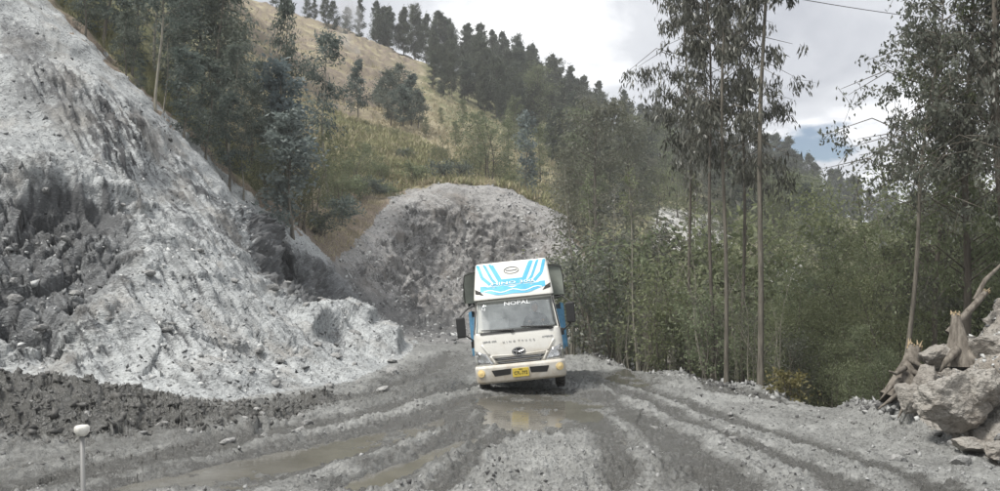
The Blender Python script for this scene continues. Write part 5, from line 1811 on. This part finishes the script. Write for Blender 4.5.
s1 = wood('tree_stump', [W(961, 366, 15.7), W(960, 345, 15.7), W(957, 326, 15.75), W(956, 316, 15.8)], [.30, .17, .10, .07], 'upright flared tree stump with a yellow splintered top on the mound', 'tree stump', seed=2)
roots(s1, [[W(957, 350, 15.6), W(946, 362, 15.4), W(940, 372, 15.4)], [W(964, 350, 15.6), W(976, 362, 15.4), W(984, 368, 15.3)]], .09)
s2 = wood('fallen_log', [W(948, 333, 16.3), W(962, 318, 16.3), W(974, 305, 16.4), W(986, 292, 16.5)], [.075, .07, .06, .05], 'broken log leaning up the mound behind the stump', 'log', seed=4)
s3 = wood('tree_stump', [W(897, 404, 16.1), W(905, 385, 16.2), W(911, 364, 16.4), W(914, 350, 16.5)], [.34, .26, .18, .11], 'mud covered stump with spreading roots at the left end of the mound', 'tree stump', seed=7)
roots(s3, [[W(900, 392, 15.9), W(888, 402, 15.7), W(878, 409, 15.6)], [W(906, 392, 15.8), W(903, 408, 15.5), W(898, 418, 15.3)], [W(912, 385, 15.8), W(924, 400, 15.5), W(930, 410, 15.3)],
           [W(905, 368, 16.1), W(896, 374, 15.9), W(889, 371, 15.8)], [W(914, 372, 16.1), W(926, 378, 15.7), W(936, 392, 15.3), W(934, 404, 15.2)], [W(900, 380, 16.0), W(890, 388, 15.8), W(880, 400, 15.7)], [W(910, 360, 16.3), W(922, 366, 15.9), W(940, 374, 15.4)]], .055)
s4 = wood('dead_branch', [W(975, 300, 17), W(985, 280, 17), W(1004, 262, 17.2)], [.05, .04, .025], 'bare broken branch sticking out above the mound', 'branch', seed=9)
# single stones one can make out
RK = [stone_mesh('stone', 30 + i, 2, .65, .3) for i in range(5)]


def stones(pxs, size, label, group, seed, cat='stone', mats=None):
    rng = random.Random(seed)
    for (px, py, Y0) in pxs:
        p = W(px, py, Y0)
        o = bpy.data.objects.new('stone', RK[rng.randrange(5)]); link(o)
        s = size * rng.uniform(.6, 1.4)
        o.location = (p[0], p[1], top_z(p[0], p[1]) + .15 * s)
        o.scale = (s, s * rng.uniform(.7, 1.1), s * rng.uniform(.6, 1)); o.rotation_euler = (rng.uniform(-.4, .4), rng.uniform(-.4, .4), rng.uniform(0, 6.28))
        tag(o, label, cat, group)


rs = random.Random(8)


def spread(n, x0, x1, y0, y1, Ya, Yb):
    out = []
    for _ in range(n):
        Y = rs.uniform(Ya, Yb); out.append((rs.uniform(x0, x1), rs.uniform(y0, y1), Y))
    return out


stones(spread(34, 20, 400, 0, 1, 19.5, 26), .16, 'angular grey stone lying on the lower part of the pale landslide slope', 'stones on the landslide slope', 1)
stones(spread(16, 260, 400, 0, 1, 24, 33), .2, 'dark chunk of shale on the pale scree lobe beside the road', 'chunks on the scree lobe', 2)
stones(spread(26, 10, 320, 0, 1, 13, 17.2), .10, 'muddy stone half buried in the dark mud bank on the left', 'stones in the mud bank', 3)
stones(spread(22, 640, 900, 0, 1, 13, 20), .09, 'loose stone along the right edge of the muddy road', 'stones along the right road edge', 4)
stones([(80, 408, 14.6)], .12, 'pale white stone behind the white-capped marker rod', None, 5)
stones(spread(10, 880, 1000, 0, 1, 12, 14.5), .14, 'grey stone fallen from the mound onto the road side', 'stones below the mound', 6)


def shale_mat():
    t = NT('loose_shale')
    a = t.attr('leaf_shade')
    n = t.noise(6, 3, .6)
    c = t.mix(t.rng(t.math('ADD', a, t.rng(n, .3, .7, -.12, .12)), .25, .8), (0.085, 0.088, 0.09), (0.47, 0.48, 0.475))
    return t.set(c, .9, 0, .3)


def mudbit_mat():
    t = NT('loose_mud')
    a = t.attr('leaf_shade')
    n = t.noise(8, 3, .6)
    c = t.mix(t.rng(t.math('ADD', a, t.rng(n, .3, .7, -.12, .12)), .2, .9), (0.06, 0.06, 0.06), (0.33, 0.335, 0.33))
    return t.set(c, .75, 0, .4)


M_shale = shale_mat(); M_mudbit = mudbit_mat()
M_bankbit = simple('dark_bank_mud', (0.075, 0.074, 0.07), .7, var=.5, scale=3)
OCT = np.array([(1, 0, 0), (-1, 0, 0), (0, 1, 0), (0, -1, 0), (0, 0, 1), (0, 0, -1)], float)
OCF = np.array([(0, 2, 4), (2, 1, 4), (1, 3, 4), (3, 0, 4), (2, 0, 5), (1, 2, 5), (3, 1, 5), (0, 3, 5)])


def chips(name, pts, smin, smax, mat, seed, power=3.0, flat=.6):
    """thousands of small angular pieces no one would count"""
    rng = NPR(seed)
    n = len(pts)
    s = smin + (smax - smin) * rng.rand(n) ** power
    V = OCT[None] * (1 + .45 * rng.normal(size=(n, 6, 1))) + .25 * rng.normal(size=(n, 6, 3))
    V[..., 2] *= flat
    q = rng.normal(size=(n, 4)); q /= np.linalg.norm(q, axis=1, keepdims=True)
    w, x, y, z = q.T
    M_ = np.stack([np.stack([1 - 2 * (y * y + z * z), 2 * (x * y - z * w), 2 * (x * z + y * w)], -1), np.stack([2 * (x * y + z * w), 1 - 2 * (x * x + z * z), 2 * (y * z - x * w)], -1),
                   np.stack([2 * (x * z - y * w), 2 * (y * z + x * w), 1 - 2 * (x * x + y * y)], -1)], 1)
    V = np.einsum('nij,nkj->nki', M_, V) * s[:, None, None] + pts[:, None, :]
    F = (OCF[None] + 6 * np.arange(n)[:, None, None]).reshape(-1, 3)
    me = mesh_np(name, V.reshape(-1, 3), F, mat)
    a = me.attributes.new('leaf_shade', 'FLOAT', 'POINT')
    a.data.foreach_set('value', np.repeat(rng.rand(n), 6).astype(np.float32))
    o = bpy.data.objects.new(name, me); link(o); o['kind'] = 'stuff'
    return o


rg = NPR(5)
ls_vis = (CLS == 1) & (YG > 15) & (PX2 > -150)
chips('slope_rubble', surf_points(ls_vis, 6000, rg)[0], .012, .09, M_shale, 1, 5)
chips('scar_rubble', surf_points((CLS == 2), 3500, rg)[0], .03, .15, M_shale, 2, 4)
chips('mud_clods', surf_points((CLS == 0) & (YG > 6) & (YG < 45) & (np.abs(PX2 - 500) < 620) & (damp_shade < .55), 10000, rg)[0], .01, .045, M_mudbit, 3, 3.5)
chips('bank_clods', surf_points((berm > .4) & (CLS == 0), 4500, rg)[0], .015, .09, M_bankbit, 4, 4)
chips('edge_clods', surf_points((edge > .35) & (CLS == 0), 1400, rg)[0], .02, .10, M_mudbit, 5, 2.5)
chips('mound_rubble', surf_points((CLS == 3), 3500, rg)[0], .01, .06, M_shale, 6, 3.5)

# ------------------------------------------------------------------ marker rod, cable
p = W(82, 430, 5.0)
r = empty('marker_rod', (p[0] + .10, p[1] - .05, top_z(p[0], p[1]) - .05))
tag(r, 'thin grey rod with a white knob standing at the lower left', 'marker rod')
inv = Matrix.Translation(-Vector(r.location))
b0 = Vector(r.location); tp_ = Vector(p)
m = MB(); m.tube([b0, b0.lerp(tp_, .5), tp_], .013, 10)
o = m.build('rod', simple('grey_rod', (.20, .20, .195), .5), r, True); o.matrix_parent_inverse = inv
m = MB(); d = (tp_ - b0).normalized()
Mx = Matrix.Translation(tp_) @ d.to_track_quat('Z', 'Y').to_matrix().to_4x4()
m.lathe([(.013, -.036), (.022, -.034), (.032, -.022), (.040, -.012), (.042, .006), (.040, .018), (.030, .027), (.002, .030)], 18, Mx)
o = m.build('cap', simple('white_cap', (.62, .61, .57), .45, var=.2, scale=40), r, True); o.matrix_parent_inverse = inv
m = MB()
pa, pb = Vector(W(640, -32, 34)), Vector(W(1100, 34, 40))
m.tube([pa.lerp(pb, i / 24) - Vector((0, 0, 1.2 * math.sin(math.pi * i / 24) * .35)) for i in range(25)], .016, 5)
o = m.build('cable', M_under); tag(o, 'thin overhead cable crossing the cloudy sky at the upper right', 'cable')

# a wisp of smoke on the terraces
t = NT('white_smoke')
t.t.nodes.remove(t.b)
pv = t.n('ShaderNodeVolumePrincipled')
pv.inputs['Color'].default_value = (.95, .95, .95, 1)
n = t.noise(.35, 4, .6, stretch=(1, 1, .5))
t.l(t.rng(n, .42, .75, 0, .42), pv.inputs['Density'])
t.l(pv.outputs[0], t.out.inputs['Volume'])
bm = bmesh.new(); bmesh.ops.create_icosphere(bm, subdivisions=4, radius=1)
for v in bm.verts:
    x, y, z = v.co
    w = .55 + .45 * (z + 1) / 2 + .18 * math.sin(z * 6 + x * 2)
    v.co = (x * 2.6 * w - 1.1 * z + .5 * math.sin(z * 4), y * 2.2 * w, z * 6)
me = bpy.data.meshes.new('smoke'); bm.to_mesh(me); bm.free(); me.materials.append(t.m)
o = bpy.data.objects.new('smoke', me); link(o); p = W(349, 22, 140); o.location = tuple(p); o['kind'] = 'stuff'

# ------------------------------------------------------------------ air
t = NT('thin_haze')
t.t.nodes.remove(t.b)
pv = t.n('ShaderNodeVolumePrincipled')
pv.inputs['Color'].default_value = (0.93, 0.95, 0.97, 1)
pv.inputs['Density'].default_value = 0.0007
t.l(pv.outputs[0], t.out.inputs['Volume'])
zlo = float(P2[..., 2].min()) - 1.0; zhi = float(P2[..., 2].max()) + 14.0
m = MB(); m.box((0, 0, (zlo + zhi) / 2), (680, 680, zhi - zlo))
o = m.build('haze', t.m); o['kind'] = 'stuff'
